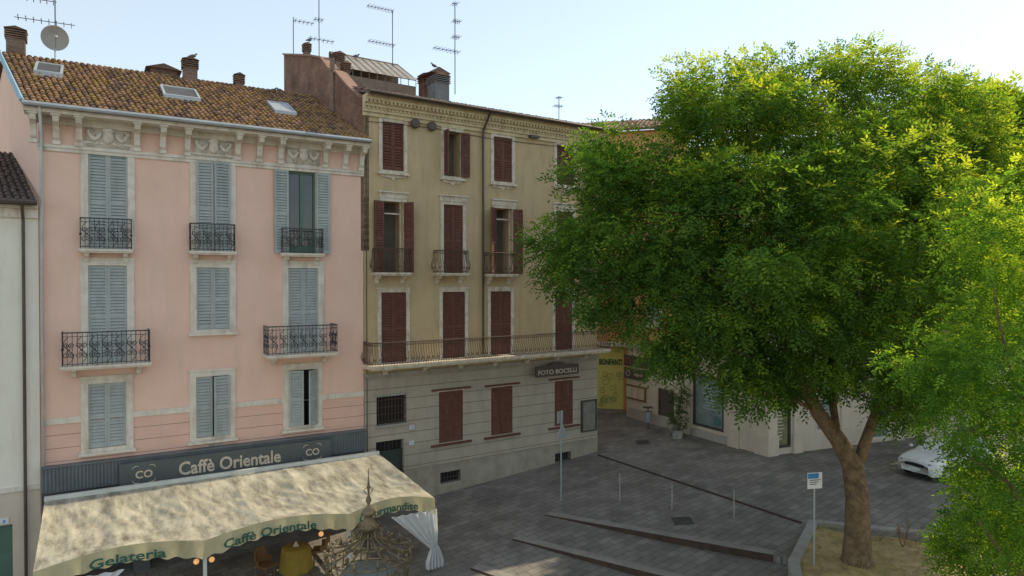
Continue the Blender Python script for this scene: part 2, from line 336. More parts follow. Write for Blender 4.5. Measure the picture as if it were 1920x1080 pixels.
def tiles(fr,parent,xa0,xb0,y0,z0,xa1,xb1,y1,z1,mats,tw=.19,tl=.37,name='roof',th=.1):
    mb=MB(fr); mb.mi=1
    mb.quad((xa0,y0,z0),(xb0,y0,z0),(xb1,y1,z1),(xa1,y1,z1)); mb.quad((xa0,y0,z0-th),(xb0,y0,z0-th),(xb1,y1,z1-th),(xa1,y1,z1-th))
    mb.quad((xa0,y0,z0-th),(xb0,y0,z0-th),(xb0,y0,z0),(xa0,y0,z0)); mb.quad((xa0,y0,z0-th),(xa1,y1,z1-th),(xa1,y1,z1),(xa0,y0,z0)); mb.quad((xb0,y0,z0-th),(xb1,y1,z1-th),(xb1,y1,z1),(xb0,y0,z0))
    n=max(2,int((xb0-xa0)/tw)); sl=math.hypot(y1-y0,z1-z0); m=max(2,int(sl/tl)); ny,nz=-(z1-z0)/sl,(y1-y0)/sl
    for i in range(n):
        for j in range(m):
            v0=j/m; v1=min(1,(j+1.12)/m); jit=R.uniform(-.018,.018); up=R.uniform(.025,.055)
            vs=[]
            for v,lift,k in ((v0,up,1.),(v1,.006,.86)):
                xa=xa0+(xa1-xa0)*v; xb=xb0+(xb1-xb0)*v; w=(xb-xa)/n; yy=y0+(y1-y0)*v; zz=z0+(z1-z0)*v; cx=xa+w*(i+.5)+jit
                for q in range(5):
                    a=pi*q/4; rr=w*.42*k; hh=sin(a)*.07*k+lift
                    vs.append((cx-cos(a)*rr,yy+ny*hh,zz+nz*hh))
            mb.mi=R.choices([0,1,2,3],[.42,.27,.13,.18])[0]
            mb.add(vs,[(q,q+1,q+6,q+5) for q in range(4)]+[(0,1,2,3,4)])
    return mb.build(name,mats,parent)
def rect(fr,xl,xr,yt,yb,y=0):
    m=(xl+xr)/2; ym=(yt+yb)/2; s0=fr.pix(xl,ym,y)[0]; s1=fr.pix(xr,ym,y)[0]; return [s0,s1,fr.pix(m,yb,y)[1],fr.pix(m,yt,y)[1]]
# ================= setting: ground
XA=[-500,-200,-90]+[-60+1.5*i for i in range(81)]+[90,200,500]
rows=[(-300,0),(-60,0)]+[(b,0) for b in range(-20,15,3)]+[(15.5,0),(17.77,-1),(17.77,1),(19,0),(20.24,-1),(20.24,1),(21.5,0),(22.63,-1),(22.63,1)]+[(24+1.5*i,0) for i in range(26)]+[(90,0),(200,0),(600,0)]
mb=MB(); V=[]
for b,sg in rows:
    for a in XA:
        x=.85*a+.527*b; y=-.527*a+.85*b; V.append((x,y,G(x,y,b+sg*.01)))
n=len(XA); mb.add(V,[(j*n+i,j*n+i+1,(j+1)*n+i+1,(j+1)*n+i) for j in range(len(rows)-1) for i in range(n-1)])
solo(mb,'ground',pave,None,None,kind='structure')
for b,aR in zip(RIS,(-4.3,-4.3,-4.3)):
    mb=MB(); N=16; a0=-12.55; vs=[]
    for i in range(N+1):
        a=a0+(aR-a0)*i/N
        for bb in (b-.03,b+.02,b+.38):
            x=.85*a+.527*bb; y=-.527*a+.85*bb; zt=G(x,y,b+.01)+.012
            vs+= [(x,y,zt-hr(a)-.05),(x,y,zt)]
    for i in range(N):
        k=i*6
        mb.mi=0; mb.add(vs[k:k+12],[(0,6,7,1),(1,7,9,3)]); mb.mi=1; mb.add(vs[k:k+12],[(3,9,11,5),(5,11,10,4)])
    solo(mb,'step',[rust,edge],None,None,kind='structure')
def strip(p,q,w,h,name,mat,seg=12):
    mb=MB(); dx,dy=q[0]-p[0],q[1]-p[1]; l=math.hypot(dx,dy); nx,ny=-dy/l*w/2,dx/l*w/2; vs=[]
    for i in range(seg+1):
        f=i/seg; x=p[0]+dx*f; y=p[1]+dy*f; z=G(x,y)
        vs+=[(x-nx,y-ny,z-.05),(x-nx,y-ny,z+h),(x+nx,y+ny,z+h),(x+nx,y+ny,z-.05)]
    mb.add(vs,[(4*i+k,4*i+k+4,4*i+k+5,4*i+k+1) for i in range(seg) for k in range(3)]+[(0,1,2,3),(4*seg,4*seg+1,4*seg+2,4*seg+3)])
    return solo(mb,name,mat,None,None,kind='structure')
strip(onz(1122,852,.38)[:2],onz(1502,982,.3)[:2],.1,.04,'kerb',rust)
bed=[(10.4,23.8),(19,21.2),(24,10),(5.2,10.6),(8.25,20.3)]
mb=MB(); zb=.38
for i in range(len(bed)):
    p=bed[i]; q=bed[(i+1)%len(bed)]; dx,dy=q[0]-p[0],q[1]-p[1]; l=math.hypot(dx,dy); nx,ny=-dy/l*.3,dx/l*.3
    cx,cy=12,17
    if (cx-p[0])*nx+(cy-p[1])*ny<0: nx,ny=-nx,-ny
    mb.add([(p[0],p[1],-.9),(q[0],q[1],-.9),(q[0],q[1],zb+.1),(p[0],p[1],zb+.1),(p[0]+nx,p[1]+ny,zb+.1+.001*i),(q[0]+nx,q[1]+ny,zb+.1+.001*i),(p[0]+nx,p[1]+ny,zb-.2),(q[0]+nx,q[1]+ny,zb-.2)],[(0,1,2,3),(3,2,5,4),(4,5,7,6)])
solo(mb,'bed_kerb',conc,None,None,kind='structure')
def inside(x,y):
    c=False;j=len(bed)-1
    for i in range(len(bed)):
        if (bed[i][1]>y)!=(bed[j][1]>y) and x<(bed[j][0]-bed[i][0])*(y-bed[i][1])/(bed[j][1]-bed[i][1])+bed[i][0]: c=not c
        j=i
    return c
mb=MB(); gx=[4+20*i/100 for i in range(101)]; gy=[9+15*i/75 for i in range(76)]
for i in range(100):
    for j in range(75):
        cs=[(gx[i],gy[j]),(gx[i+1],gy[j]),(gx[i+1],gy[j+1]),(gx[i],gy[j+1])]
        if all(inside(*c) for c in cs): mb.add([(x,y,zb+.03*sin(x*2.1)+.03*sin(y*2.7+x)) for x,y in cs],[(0,1,2,3)])
solo(mb,'soil',earth,None,None,kind='structure',smooth=True)
# ================= pink building
P=Fr(-5.83,26.88,radians(90-58.3))
pb=thing('pink_townhouse','pink three storey townhouse with blue-grey shutters, bracketed eaves and brown tiled roof','house',(P.o[0],P.o[1],-.6),P.a)
sL=P.pix(75,525)[0]; sR=-.02
zE=P.pix(370,228,-.8)[1]; zArch=P.pix(300,291)[1]; zBand=P.pix(500,758)[1]; zSh=P.pix(400,842)[1]
A=[(165,240,283,463),(368,431,303,468),(540,592,322,471)]
Bw=[(165,239,498,676),(368,431,502,617),(540,597,503,656)]
Cw=[(165,237,718,838),(367,430,705,818),(541,594,693,797)]
bal=[(151,247,467,410,.4),(358,441,471,420,.4),(531,606,475,429,.4)]; balB={0:(115,280,684,622,.85),2:(503,632,664,611,.85)}
holes=[]; todo=[]
for i,a in enumerate(A):
    x0,x1,yb,yt,dp=bal[i]; m=(x0+x1)/2; z=P.pix(m,yb,-dp)[1]; r=rect(P,*a); r[2]=z; todo.append((r,('A',i))); holes.append(r+([1.2] if i==2 else []))
    bal[i]=(P.pix(x0,500,-dp)[0],P.pix(x1,500,-dp)[0],dp,z,P.pix(m,yt,-dp)[1]-z)
for i,a in enumerate(Bw):
    r=rect(P,*a)
    if i in balB:
        x0,x1,yb,yt,dp=balB[i]; m=(x0+x1)/2; z=P.pix(m,yb,-dp)[1]; r[2]=z; balB[i]=(P.pix(x0,500,-dp)[0],P.pix(x1,500,-dp)[0],dp,z,P.pix(m,yt,-dp)[1]-z)
    todo.append((r,('B',i))); holes.append(r)
for i,a in enumerate(Cw): r=rect(P,*a); todo.append((r,('C',i))); holes.append(r)
mb=MB(P); wall(mb,sL,sR,zBand,zE,[h for h in holes if h[3]>zBand])
skx=lambda y:sL-(y+.0)*.22
mb.quad((sL,0,-1.5),(skx(12),12,-1.5),(skx(12),12,zE),(skx(6),6,17.3),(sL,0,zE)); mb.quad((skx(12),12,-1.5),(sR,12,-1.5),(sR,12,zE),(skx(12),12,zE))
mb.build('wall',[pinkw,dark],pb)
mb=MB(P); wall(mb,sL,sR,zSh,zBand-.0,[[h[0],h[1],h[2],min(h[3],zBand)]+h[4:] for h in holes if h[2]<zBand]); mb.build('wall',[pinkd,dark],pb)
cs=[h for h in holes if h[2]<zBand]; xs=[sL]+[v for h in cs for v in (h[0]-.19,h[1]+.19)]+[sR]
for i in range(0,len(xs),2): one(P,'string_course',stone,pb,xs[i],xs[i+1],-.035,.02,zBand-.02,zBand+.17)
for r,(k,i) in todo:
    ang=(0,0); op=None; fm=None
    if (k,i)==('A',2): ang=(178,178); op='glass'; fm=greenp
    if (k,i)==('C',2): ang=(10,42)
    if (k,i)==('C',1): ang=(0,14)
    if (k,i)==('A',1): ang=(4,12)
    w=window(pb,P,r,.2,stone,bshut,ang,door=(k=='A' or (k,i) in (('B',0),('B',2))),openw=op,framem=fm)
for x0,x1,dp,z,h in bal: balcony(pb,P,x0,x1,dp,z,h,'scroll',stone,iron)
for x0,x1,dp,z,h in balB.values(): balcony(pb,P,x0,x1,dp,z,h,'scroll',stone,iron)
x0=sL-.35
mb=MB(P); mb.box(x0,sR,-.78,.0,zE-.12,zE-.02); mb.box(x0,sR,-.72,.0,zE-.2,zE-.12); mb.box(x0+.2,sR,-.09,.0,zE-.42,zE-.2); co=mb.build('cornice',stone,pb)
mb=MB(P); mb.box(x0+.3,sR,-.10,.0,zArch-.05,zArch+.05); mb.box(x0+.3,sR,-.06,.0,zArch-.16,zArch-.05); mb.build('architrave',stone,pb)
for px in (62,105,148,257,306,352,447,488,528,612,650,683):
    s=P.pix(px,245,-.3)[0]; s=min(s,sR-.12); q=MB(P); t=zE-.2
    q.prism([(0,t),(-.62,t),(-.64,t-.1),(-.58,t-.22),(-.42,t-.27),(-.3,t-.33),(-.22,t-.5),(-.2,t-.66),(-.12,t-.74),(0,t-.74)],s-.085,s+.085)
    q.box(s-.13,s+.13,-.68,-.0,t-.06,t-.002); q.box(s-.11,s+.11,-.15,0,t-.86,t-.74)
    q.build('bracket',stone,co)
for px in (203,400,568):
    s,z=P.pix(px,270 if px==203 else (290 if px==400 else 303)); q=MB(P); z=zArch+.42
    q.box(s-.62,s+.62,-.05,0,z-.36,z+.3); q.ball((s,-.1,z),.2,10,(.85,.8,1.15)); q.ball((s,-.24,z-.02),.05,6,(.7,1,1.3)); q.ball((s,-.12,z+.2),.16,8,(1.2,.8,.6))
    for sg in (-1,1):
        q.ball((s+sg*.07,-.21,z+.06),.035,6); q.tube([(s+sg*(.2+.38*f),-.09,z+.12-.24*sin(pi*f)+.06*f) for f in [j/8 for j in range(9)]],[.05,.06,.07,.075,.08,.075,.07,.06,.05],6)
        spiral(q,s+sg*.5,z+.1,.12,lambda a,b:(a,-.08,b),1.4,sg,0,.03); spiral(q,s+sg*.34,z-.2,.1,lambda a,b:(a,-.08,b),1.4,-sg,0,.025)
    q.build('mask_relief',stone,co,True)
xL0=P.pix(45,190,-.85)[0]; ro=tiles(P,pb,xL0,sR+.05,-.85,zE,-11.95,.0,6,17.38,tile,.17,.33)
mb=MB(P); mb.quad((-11.95,6,17.36),(0,6,17.36),(0,12.5,14.2),(-13.2,12.5,14.2)); mb.build('roof',tile[1],pb)
mb=MB(P); mb.tube([(xL0-.05,-.9,zE-.02),(sR,-.9,zE-.02)],.075,8); mb.build('gutter',zinc,ro)
mb=MB(P); mb.tube([(xL0-.05,-.9,zE+.03),(xL0-.4,1.,zE+.98),(-12.05,6,17.46)],.08,4); mb.build('verge_flashing',bluez,ro)
mb=MB(P); s=P.pix(79,500,-.1)[0]; mb.tube([(s,-.85,zE-.05),(s,-.12,zE-.75),(s,-.1,zSh)],.045,8); mb.build('downpipe',whitemetal,pb,True)
def slope(y): return zE+(17.38-zE)*(y+.85)/6.85
for px,py in ((92,134),(338,178),(528,206)):
    best=min([y*.1 for y in range(-5,58)],key=lambda y:abs(P.pix(px,py,y)[1]-slope(y)-.05)); s=P.pix(px,py,best)[0]
    q=MB(P); w=.42 if px!=338 else .62; l=.75
    q.map=lambda p:(s+p[0],best+p[1],slope(best+p[1])+p[2]+.08)
    for a,b,c,d in ((-w,w,-l,-l+.08),(-w,w,l-.08,l),(-w,-w+.08,-l+.08,l-.08),(w-.08,w,-l+.08,l-.08)): q.box(a,b,c,d,-.1,.12)
    sk=q.build('skylight',zinc,ro); q2=MB(P); q2.map=q.map; q2.quad((-w+.08,-l+.08,.09),(w-.08,-l+.08,.09),(w-.08,l-.08,.09),(-w+.08,l-.08,.09)); q2.build('pane',iron if px!=528 else zinc,sk)
def chimney(B,fr,x,y,z0,z1,w,mat,capm,name='chimney'):
    q=MB(fr); q.box(x-w,x+w,y-w,y+w,z0,z1-.35)
    for k in range(4): zz=z1-.35+k*.085; q.box(x-w-.05,x+w+.05,y-w-.05,y+w+.05,zz,zz+.035); q.box(x-w*.7,x+w*.7,y-w*.7,y+w*.7,zz+.035,zz+.085)
    q.mi=1; q.prism([(x-w-.07,z1-.01),(x+w+.07,z1-.01),(x,z1+.1)],y-w-.07,y+w+.07,'y')
    return q.build(name,[mat,capm],B)
for px,pt,pbm,y,w in ((30,58,97,6.2,.29),(356,114,150,5.6,.26),(448,142,163,5.8,.17)):
    s,z=P.pix(px,pt,y); chimney(pb,P,s,y,slope(y)-.3,z,w,cbrick,tile[1])
q=MB(P); s,z=P.pix(305,130,7.5); q.box(s-.5,s+.5,6.9,8.,16.3,z-.15); q.prism([(s-.7,z-.15),(s+.7,z-.15),(s,z+.08)],6.8,8.1,'y'); q.build('dormer',tile[1],pb)
for px,py in ((412,832),(397,834)):
    s,z=P.pix(px,py); q=MB(P); q.map=lambda p:(s+p[0],p[2]-.03,z+p[1]); q.lathe([(.09,0),(.09,.035),(.06,.04),(.06,.02)],0,0,12); q.build('vent',conc,pb)
zf0=P.pix(400,884,-.25)[1]; zf1=P.pix(400,842,-.25)[1]
mb=MB(P); wall(mb,sL,sR,-1.4,zSh,[[sL+.5,-8,-1.3,1.4,1.5],[-7.5,-4.6,-1.3,1.4,1.5],[-4.1,-.6,-1.3,1.4,1.5]],.02); mb.build('shopfront',[signgrey,dark],pb)
mb=MB(P); mb.box(sL,sR,-.22,.0,zf0,zf1)
i=sL
while i<sR-.06: mb.box(i,i+.05,-.25,-.22,zf0+.02,zf1-.02); i+=.1
mb.box(sL,sR,-.28,.0,zf1,zf1+.05); mb.build('fascia',bandgrey,pb)
s0=P.pix(224,895,-.4)[0]; s1=P.pix(620,838,-.4)[0]; z0,z1=P.pix(420,890,-.4)[1],P.pix(420,847,-.4)[1]; mid=(s0+s1)/2
sg=thing('shop_sign','long dark grey café sign with cream lettering above the awning','sign',P.w((mid,-.4,z0)),P.a)
one(P,'panel',signgrey,sg,s0,s1,-.42,-.25,z0,z1)
zc=(z0+z1)/2; text('Caffè Orientale',.62,P,P.pix(434,865,-.42)[0],zc-.2,-.43,cream,sg,.012,.012,wid=3.35)
for px in (270,586):
    s=P.pix(px,865,-.42)[0]; text('CO',.34,P,s,zc-.12,-.43,cream,sg,.006,.01)
    q=MB(P)
    for a in (-1,1):
        for b in (-1,1): q.tube([(s+a*.14,-.435,zc+b*.27),(s+a*.24,-.435,zc+b*.285),(s+a*.32,-.435,zc+b*.24),(s+a*.335,-.435,zc+b*.17)],[.006,.014,.014,.006],4)
    q.build('emblem',cream,sg)
# ================= white house at left
wh=thing('white_house','narrow cream-white house at the left edge with dark tiled roof','house',P.w((sL-1.5,0,-1)),P.a)
zW=P.pix(60,385,0)[1]; zl=P.pix(40,915)[1]
mb=MB(P); wx=sL-.03; x00=sL-7
wall(mb,x00,wx,zl,zW,[]); mb.quad((x00,0,-1.5),(x00,9,-1.5),(x00,9,zW),(x00,0,zW)); mb.build('wall',[whitep,dark],wh)
mb=MB(P); wall(mb,x00,wx,-1.5,zl,[[sL-1.75,sL-.75,-1.2,P.pix(8,985)[1]]]); mb.build('wall',[beige,dark],wh)
one(P,'string_course',stone,wh,x00,wx,-.06,0,zl-.08,zl+.06)
mb=MB(P); mb.box(x00,wx,-.3,0,zW-.12,zW+.02); mb.box(x00,wx,-.12,0,zW-.4,zW-.12); mb.build('cornice',stone,wh)
tiles(P,wh,x00,wx,-.55,zW+.05,x00,wx-1.,5,zW+2.3,tilesD)
mb=MB(P); mb.tube([(x00,-.6,zW+.05),(wx,-.6,zW+.05)],.07,8); mb.build('gutter',copper,wh)
mb=MB(P); s=P.pix(45,600,-.1)[0]; mb.tube([(s,-.55,zW),(s,-.12,zW-.5),(s,-.1,-1.1)],.045,8); mb.build('downpipe',copper,wh)
one(P,'door',greenp,wh,sL-1.74,sL-.76,.12,.18,-1.2,P.pix(8,985)[1])
s,z=P.pix(8,977); hp=one(P,'house_number',white,wh,s-.11,s+.11,-.03,0,z-.09,z+.09); text('8',.14,P,s,z-.05,-.034,blue,hp,.002,.003)
# ================= olive building
O=Fr(-5.83,26.88,radians(90-55.9))
ob=thing('olive_townhouse','tan-olive four storey townhouse with maroon shutters and grey ground floor','house',(O.o[0],O.o[1],-.5),O.a)
oR=O.pix(1120,700)[0]; zB=O.pix(900,686)[1]; zC=O.pix(880,205,-.45)[1]; zPl=O.pix(945,850)[1]
r1=[(716,757,230,320),(832,863,247,331),(925,960,258,341),(1043,1076,273,347)]
r2=[(718,756,378,0),(831,868,384,0),(928,961,391,0),(1042,1074,397,0)]
b2=[(706,769,511,466),(821,878,512,470),(918,969,514,474),(1034,1080,516,478)]
r3=[(714,762,548,0),(829,872,547,0),(919,958,546,0),(1040,1073,545,0)]
g4=[(823,868,733,828),(921,961,725,814),(1040,1074,713,797)]
dp=.9; zLB=O.pix(720,686,-dp)[1]; hLB=O.pix(720,643,-dp)[1]-zLB
hs=[];td=[]
for i,a in enumerate(r1): r=rect(O,*a); hs.append(r+([.6] if i==1 else [])); td.append((r,1,i))
for i,a in enumerate(r2):
    x0,x1,yb,yt=b2[i]; m=(x0+x1)/2; z=O.pix(m,yb,-.42)[1]; r=rect(O,a[0],a[1],a[2],510); r[2]=z; hs.append(r+([.8] if i in (0,2) else [])); td.append((r,2,i)); b2[i]=(O.pix(x0,490,-.42)[0],O.pix(x1,490,-.42)[0],z,O.pix(m,yt,-.42)[1]-z)
for i,a in enumerate(r3): r=rect(O,a[0],a[1],a[2],670); r[2]=zLB; hs.append(r); td.append((r,3,i))
mb=MB(O); wall(mb,.0,oR,zB,zC,hs); mb.build('wall',[olive,inter],ob)
gh=[]
for i,a in enumerate(g4): r=rect(O,*a); gh.append(r); td.append((r,4,i))
rb=rect(O,706,762,742,795); dr=rect(O,705,757,826,930); dr[2]=-.42; v1=rect(O,825,863,883,904); v2=rect(O,1040,1070,848,865)
mb=MB(O); wall(mb,.0,oR,zPl,zB,gh+[rb,[dr[0],dr[1],zPl,dr[3]]]); mb.build('wall',[greyst,dark],ob)
mb=MB(O); wall(mb,.0,oR,-1,zPl,[[dr[0],dr[1],-.42,zPl],v1,v2],-.03); mb.box(dr[1]+.1,oR,-.06,-.031,zPl-.06,zPl); mb.build('plinth',[greypl,dark],ob)
mb=MB(O); mb.quad((oR,0,-.5),(oR,14,-.5),(oR,14,zC),(oR,0,zC)); mb.quad((0,14,-.5),(oR,14,-.5),(oR,14,zC),(0,14,zC)); mb.build('side_wall',olive,ob)
mb=MB(O); mb.box(0,oR+.03,-.09,0,zB-.09,zB+.05); mb.box(0,oR+.02,-.05,0,zB-.2,zB-.09); mb.build('string_course',greypl,ob)
for r,k,i in td:
    ang=(0,0); sur=.14; sm=worn
    if k==1 and i==1: ang=(95,172)
    if k==2 and i==0: ang=(172,125)
    if k==2 and i==2: ang=(150,174)
    if k==4: sur=0
    w=window(ob,O,r,sur,sm,mshut,ang,door=k in (2,3),sill=(k==1))
    s0,s1,z0,z1=r
    if (k,i) in ((2,0),(2,2)):
        q=MB(O)
        for a,b in ((s0,s0+.06),(s1-.06,s1)): q.box(a,b,.2,.26,z0,z1)
        q.box(s0+.06,s1-.06,.2,.26,z1-.5,z1-.44); q.build('window_frame',worn,w)
    if k==1:
        q=MB(O); zz=z0-.175; q.prism([(s0-.1,zz),(s1+.1,zz),(s1+.02,zz-.1),((s0+s1)/2+.12,zz-.12),((s0+s1)/2,zz-.22),((s0+s1)/2-.12,zz-.12),(s0-.02,zz-.1)],-.05,.0,'y'); q.build('apron',worn,w)
    if k==2:
        q=MB(O); zz=z1+.2; q.box(s0-.16,s1+.16,-.05,0,zz,zz+.14); q.box(s0-.2,s1+.2,-.12,0,zz+.14,zz+.2); q.build('lintel',worn,w)
    if k==4:
        one(O,'lintel',mshut,w,s0-.35,s1+.35,-.1,0,z1+.06,z1+.13); one(O,'ledge',mshut,w,s0-.38,s1+.38,-.12,0,z0-.12,z0-.04)
for x0,x1,z,h in b2: balcony(ob,O,x0,x1,.42,z,h,'belly',worn,rustiron)
balcony(ob,O,O.pix(698,660,-dp)[0],oR-.02,dp,zLB,hLB,'belly',worn,rustiron,7,.16)
s0,s1,z0,z1=rb; bw=one(O,'window',conc,ob,s0-.06,s1+.06,-.05,.02,z1,z1+.08); one(O,'sill',conc,bw,s0-.06,s1+.06,-.09,.02,z0-.08,z0)
q=MB(O)
for i in range(9): x=s0+(s1-s0)*(i+.5)/9; q.tube([(x,-.02,z0),(x,-.02,z1)],.012,4)
for i in range(4): z=z0+(z1-z0)*(i+.5)/4; q.tube([(s0,-.02,z),(s1,-.02,z)],.012,4)
q.build('grille',rustiron,bw)
q=MB(O); s0,s1,z0,z1=dr; q.box(s0,s1,.15,.2,z0,z1-.5)
for a in range(2):
    xx=s0+.08+a*(s1-s0)/2
    for c,d in ((.15,.8),(.95,1.7)): q.box(xx,xx+(s1-s0)/2-.16,.13,.15,z0+c,z0+d)
q.box(s0,s1,.12,.2,z1-.5,z1-.42)
for i in range(7): x=s0+(s1-s0)*(i+.5)/7; q.tube([(x,.15,z1-.45),(x,.15,z1)],.012,4)
q.build('door',M('dark_green_door',(.035,.05,.045),rough=.5),ob)
for r in (v1,v2):
    q=MB(O)
    for i in range(7): x=r[0]+(r[1]-r[0])*(i+.5)/7; q.tube([(x,-.02,r[2]),(x,-.02,r[3])],.012,4)
    q.tube([(r[0],-.02,(r[2]+r[3])/2),(r[1],-.02,(r[2]+r[3])/2)],.012,4); q.build('basement_grille',iron,ob)
for px,py,t in ((772,801,'12'),(771,830,'4')):
    s,z=O.pix(px,py); h_=one(O,'house_number',white,ob,s-.1,s+.1,-.05,-.0,z-.08,z+.08); text(t,.12,O,s,z-.045,-.054,blue,h_,.001,.003)
mb=MB(O); xa,xb=-.05,oR+.45
for y,za,zb_ in ((-.5,-.1,0),(-.42,-.2,-.1),(-.3,-.32,-.2),(-.24,-.42,-.32),(-.14,-.62,-.42),(-.06,-.68,-.62),(-.08,-.78,-.68)): mb.box(xa,xb-.45-y,y,.0,zC+za,zC+zb_)
x=xa
while x<xb-.2: mb.box(x,x+.09,-.4,-.3,zC-.3,zC-.2); mb.box(x,x+.07,-.2,-.14,zC-.52,zC-.425); x+=.17
mb.build('cornice',ocorn,ob)
kz=math.tan(radians(15.5)); oro=tiles(O,ob,-.05,oR+.6,-.7,zC+.03,-.05,oR-.5,6.5,zC+.03+7.2*kz,tilesR)
mb=MB(O); yr=6.5; zr=zC+7.2*kz; mb.quad((0,yr,zr),(oR-.5,yr,zr),(oR+.5,14.4,zC),(0,14.4,zC)); mb.build('roof',tilesR[1],ob)
mb=MB(O); mb.tube([(-.05,-.78,zC+.02),(oR+.6,-.78,zC+.02)],.06,8); mb.build('gutter',copper,oro)
mb=MB(O); s=O.pix(906,430,-.1)[0]; mb.tube([(s,-.75,zC),(s,-.14,zC-.7),(s,-.1,zC-1.1),(s,-.1,zLB+.1)],.05,8); mb.build('downpipe',copper,ob)
for pts,r in (([(.08,-.05,zC-.8),(.1,-.05,zPl)],.018),([(0.05,-.05,zC-1),(3,-.04,zC-.9),(6,-.05,zC-1.02),(oR,-.05,zC-.9)],.012)): mb=MB(O); mb.tube(pts,r,5); mb.build('cable',copper,ob)
def oz(y): return zC+(y+.7)*kz
prof=[(690,185,.0),(668,165,1.3),(650,140,2.6),(636,132,3.6),(622,112,4.6),(600,108,6.3),(549,106,10.5)]
top=[(y,H+(525-py)/1280*(26.88+y*.828)) for px,py,y in prof]
mb=MB(O); mb.prism([(0,10)]+top+[(10.5,10)],-.12,.22,'x'); mb.build('brick_side_wall',bricks,ob)
mb=MB(O); mb.prism([(y,z+.005) for y,z in top]+[(y,z+.09) for y,z in top[::-1]],-.2,.3,'x'); mb.build('coping',tilesR[0],ob)
q=MB(O); zz=top[3][1]; q.box(-.2,-.12,2.9,3.3,zz-2.2,zz+.3); q.build('flue',cbrick,ob)
one(O,'attic',bricks,ob,.24,.9,4.6,10,16.5,H+(525-118)/1280*31.5)
def pxs(px,y): return O.pix(px,200,y)[0]
yA,yBk=4.4,6.4; q=MB(O); xa,xb=pxs(646,yA),pxs(780,yA); za0=O.pix(720,140,yA)[1]; zb1=O.pix(700,113,yBk)[1]
q.box(xa,xb,yA,yA+.08,oz(yA)-.1,za0-.3)
for i in range(10): x=xa+(xb-xa)*i/9; q.tube([(x,yA,za0-.3),(x,yA,za0)],.02,4); q.tube([(x,yA-.15,za0-.02),(x,yBk,zb1)],.014,4)
q.tube([(xa,yA,za0),(xb,yA,za0)],.03,4); q.tube([(xa,yBk,zb1),(xb,yBk,zb1)],.04,4)
q.box(xa,xb,yBk,yBk+.1,oz(yBk)-.2,zb1); gr=q.build('glazed_attic_roof',M('weathered_frame',(.28,.22,.17),(.18,.14,.11)),ob)
q=MB(O); q.quad((xa,yA-.1,za0-.03),(xb,yA-.1,za0-.03),(xb,yBk,zb1-.01),(xa,yBk,zb1-.01)); q.build('pane',M('frosted_glass',(.36,.32,.26),(.24,.2,.16),rough=.4,scale=3),gr)
def ochim(px,pt,y,w,mat,cap=True):
    s,z=O.pix(px,pt,y); return chimney(ob,O,s,y,oz(y)-.4,z,w,mat,tilesR[0])
ochim(575,84,9.2,.15,cbrick); ochim(634,102,4.6,.2,cbrick); ochim(800,142,3.2,.28,bricks); ochim(822,144,2.,.36,dgrey); ochim(648,120,3.2,.14,cbrick)
q=MB(O); s,z=O.pix(816,136,2.6); q.prism([(s-.6,z-.2),(s+.5,z-.12),(s-.1,z+.1)],2.,3.4,'y'); q.build('chimney_roof',tilesR[1],ob)
for px,py in ((776,233),(807,238)):
    s,z=O.pix(px,py); q=MB(O); q.map=lambda p:(s+p[0],p[2]-.2,z+p[1]); q.lathe([(.05,.2),(.16,.18),(.2,.08),(.19,0),(.15,-.01)],0,0,14); q.build('bell',copper,ob,True)
s,z=O.pix(997,258); one(O,'floodlight',copper,ob,s-.25,s+.25,-.3,-.05,z-.05,z+.06)
s0,s1,z0,z1=rect(O,1004,1084,683,704,-.3)
ps=thing('shop_sign','brown photographer shop sign with pale lettering below the long balcony','sign',O.w((s0,-.3,z0)),O.a)
q=MB(O); m=(s0+s1)/2; q.prism([(s0,z0),(s1,z0),(s1,z1-.05),(m+.5,z1-.03),(m+.25,z1+.11),(m-.25,z1+.11),(m-.5,z1-.03),(s0,z1-.05)],-.34,-.27,'y'); q.build('panel',brownsign,ps)
for a in (s0+.2,s1-.25): one(O,'bracket',iron,ps,a,a+.05,-.27,0,z0+.1,z0+.15)
text('FOTO BOCELLI',.29,O,m,z0+.1,-.345,pinkletter,ps,.006,.006,wid=(s1-s0)*.9)
s0,s1,z0,z1=rect(O,1091,1119,750,809,-.08); ntb=thing('notice_board','framed grey notice board at the right corner of the olive house','notice board',O.w((s0,0,z0)),O.a)
q=MB(O)
for a,b,c,d in ((s0,s1,z0,z0+.07),(s0,s1,z1-.07,z1),(s0,s0+.07,z0+.07,z1-.07),(s1-.07,s1,z0+.07,z1-.07)): q.box(a,b,-.1,-.0,c,d)
q.build('frame',iron,ntb); one(O,'panel',M('board_grey',(.25,.24,.2),(.16,.15,.13),scale=5,rough=.3),ntb,s0+.07,s1-.07,-.06,0,z0+.07,z1-.07)
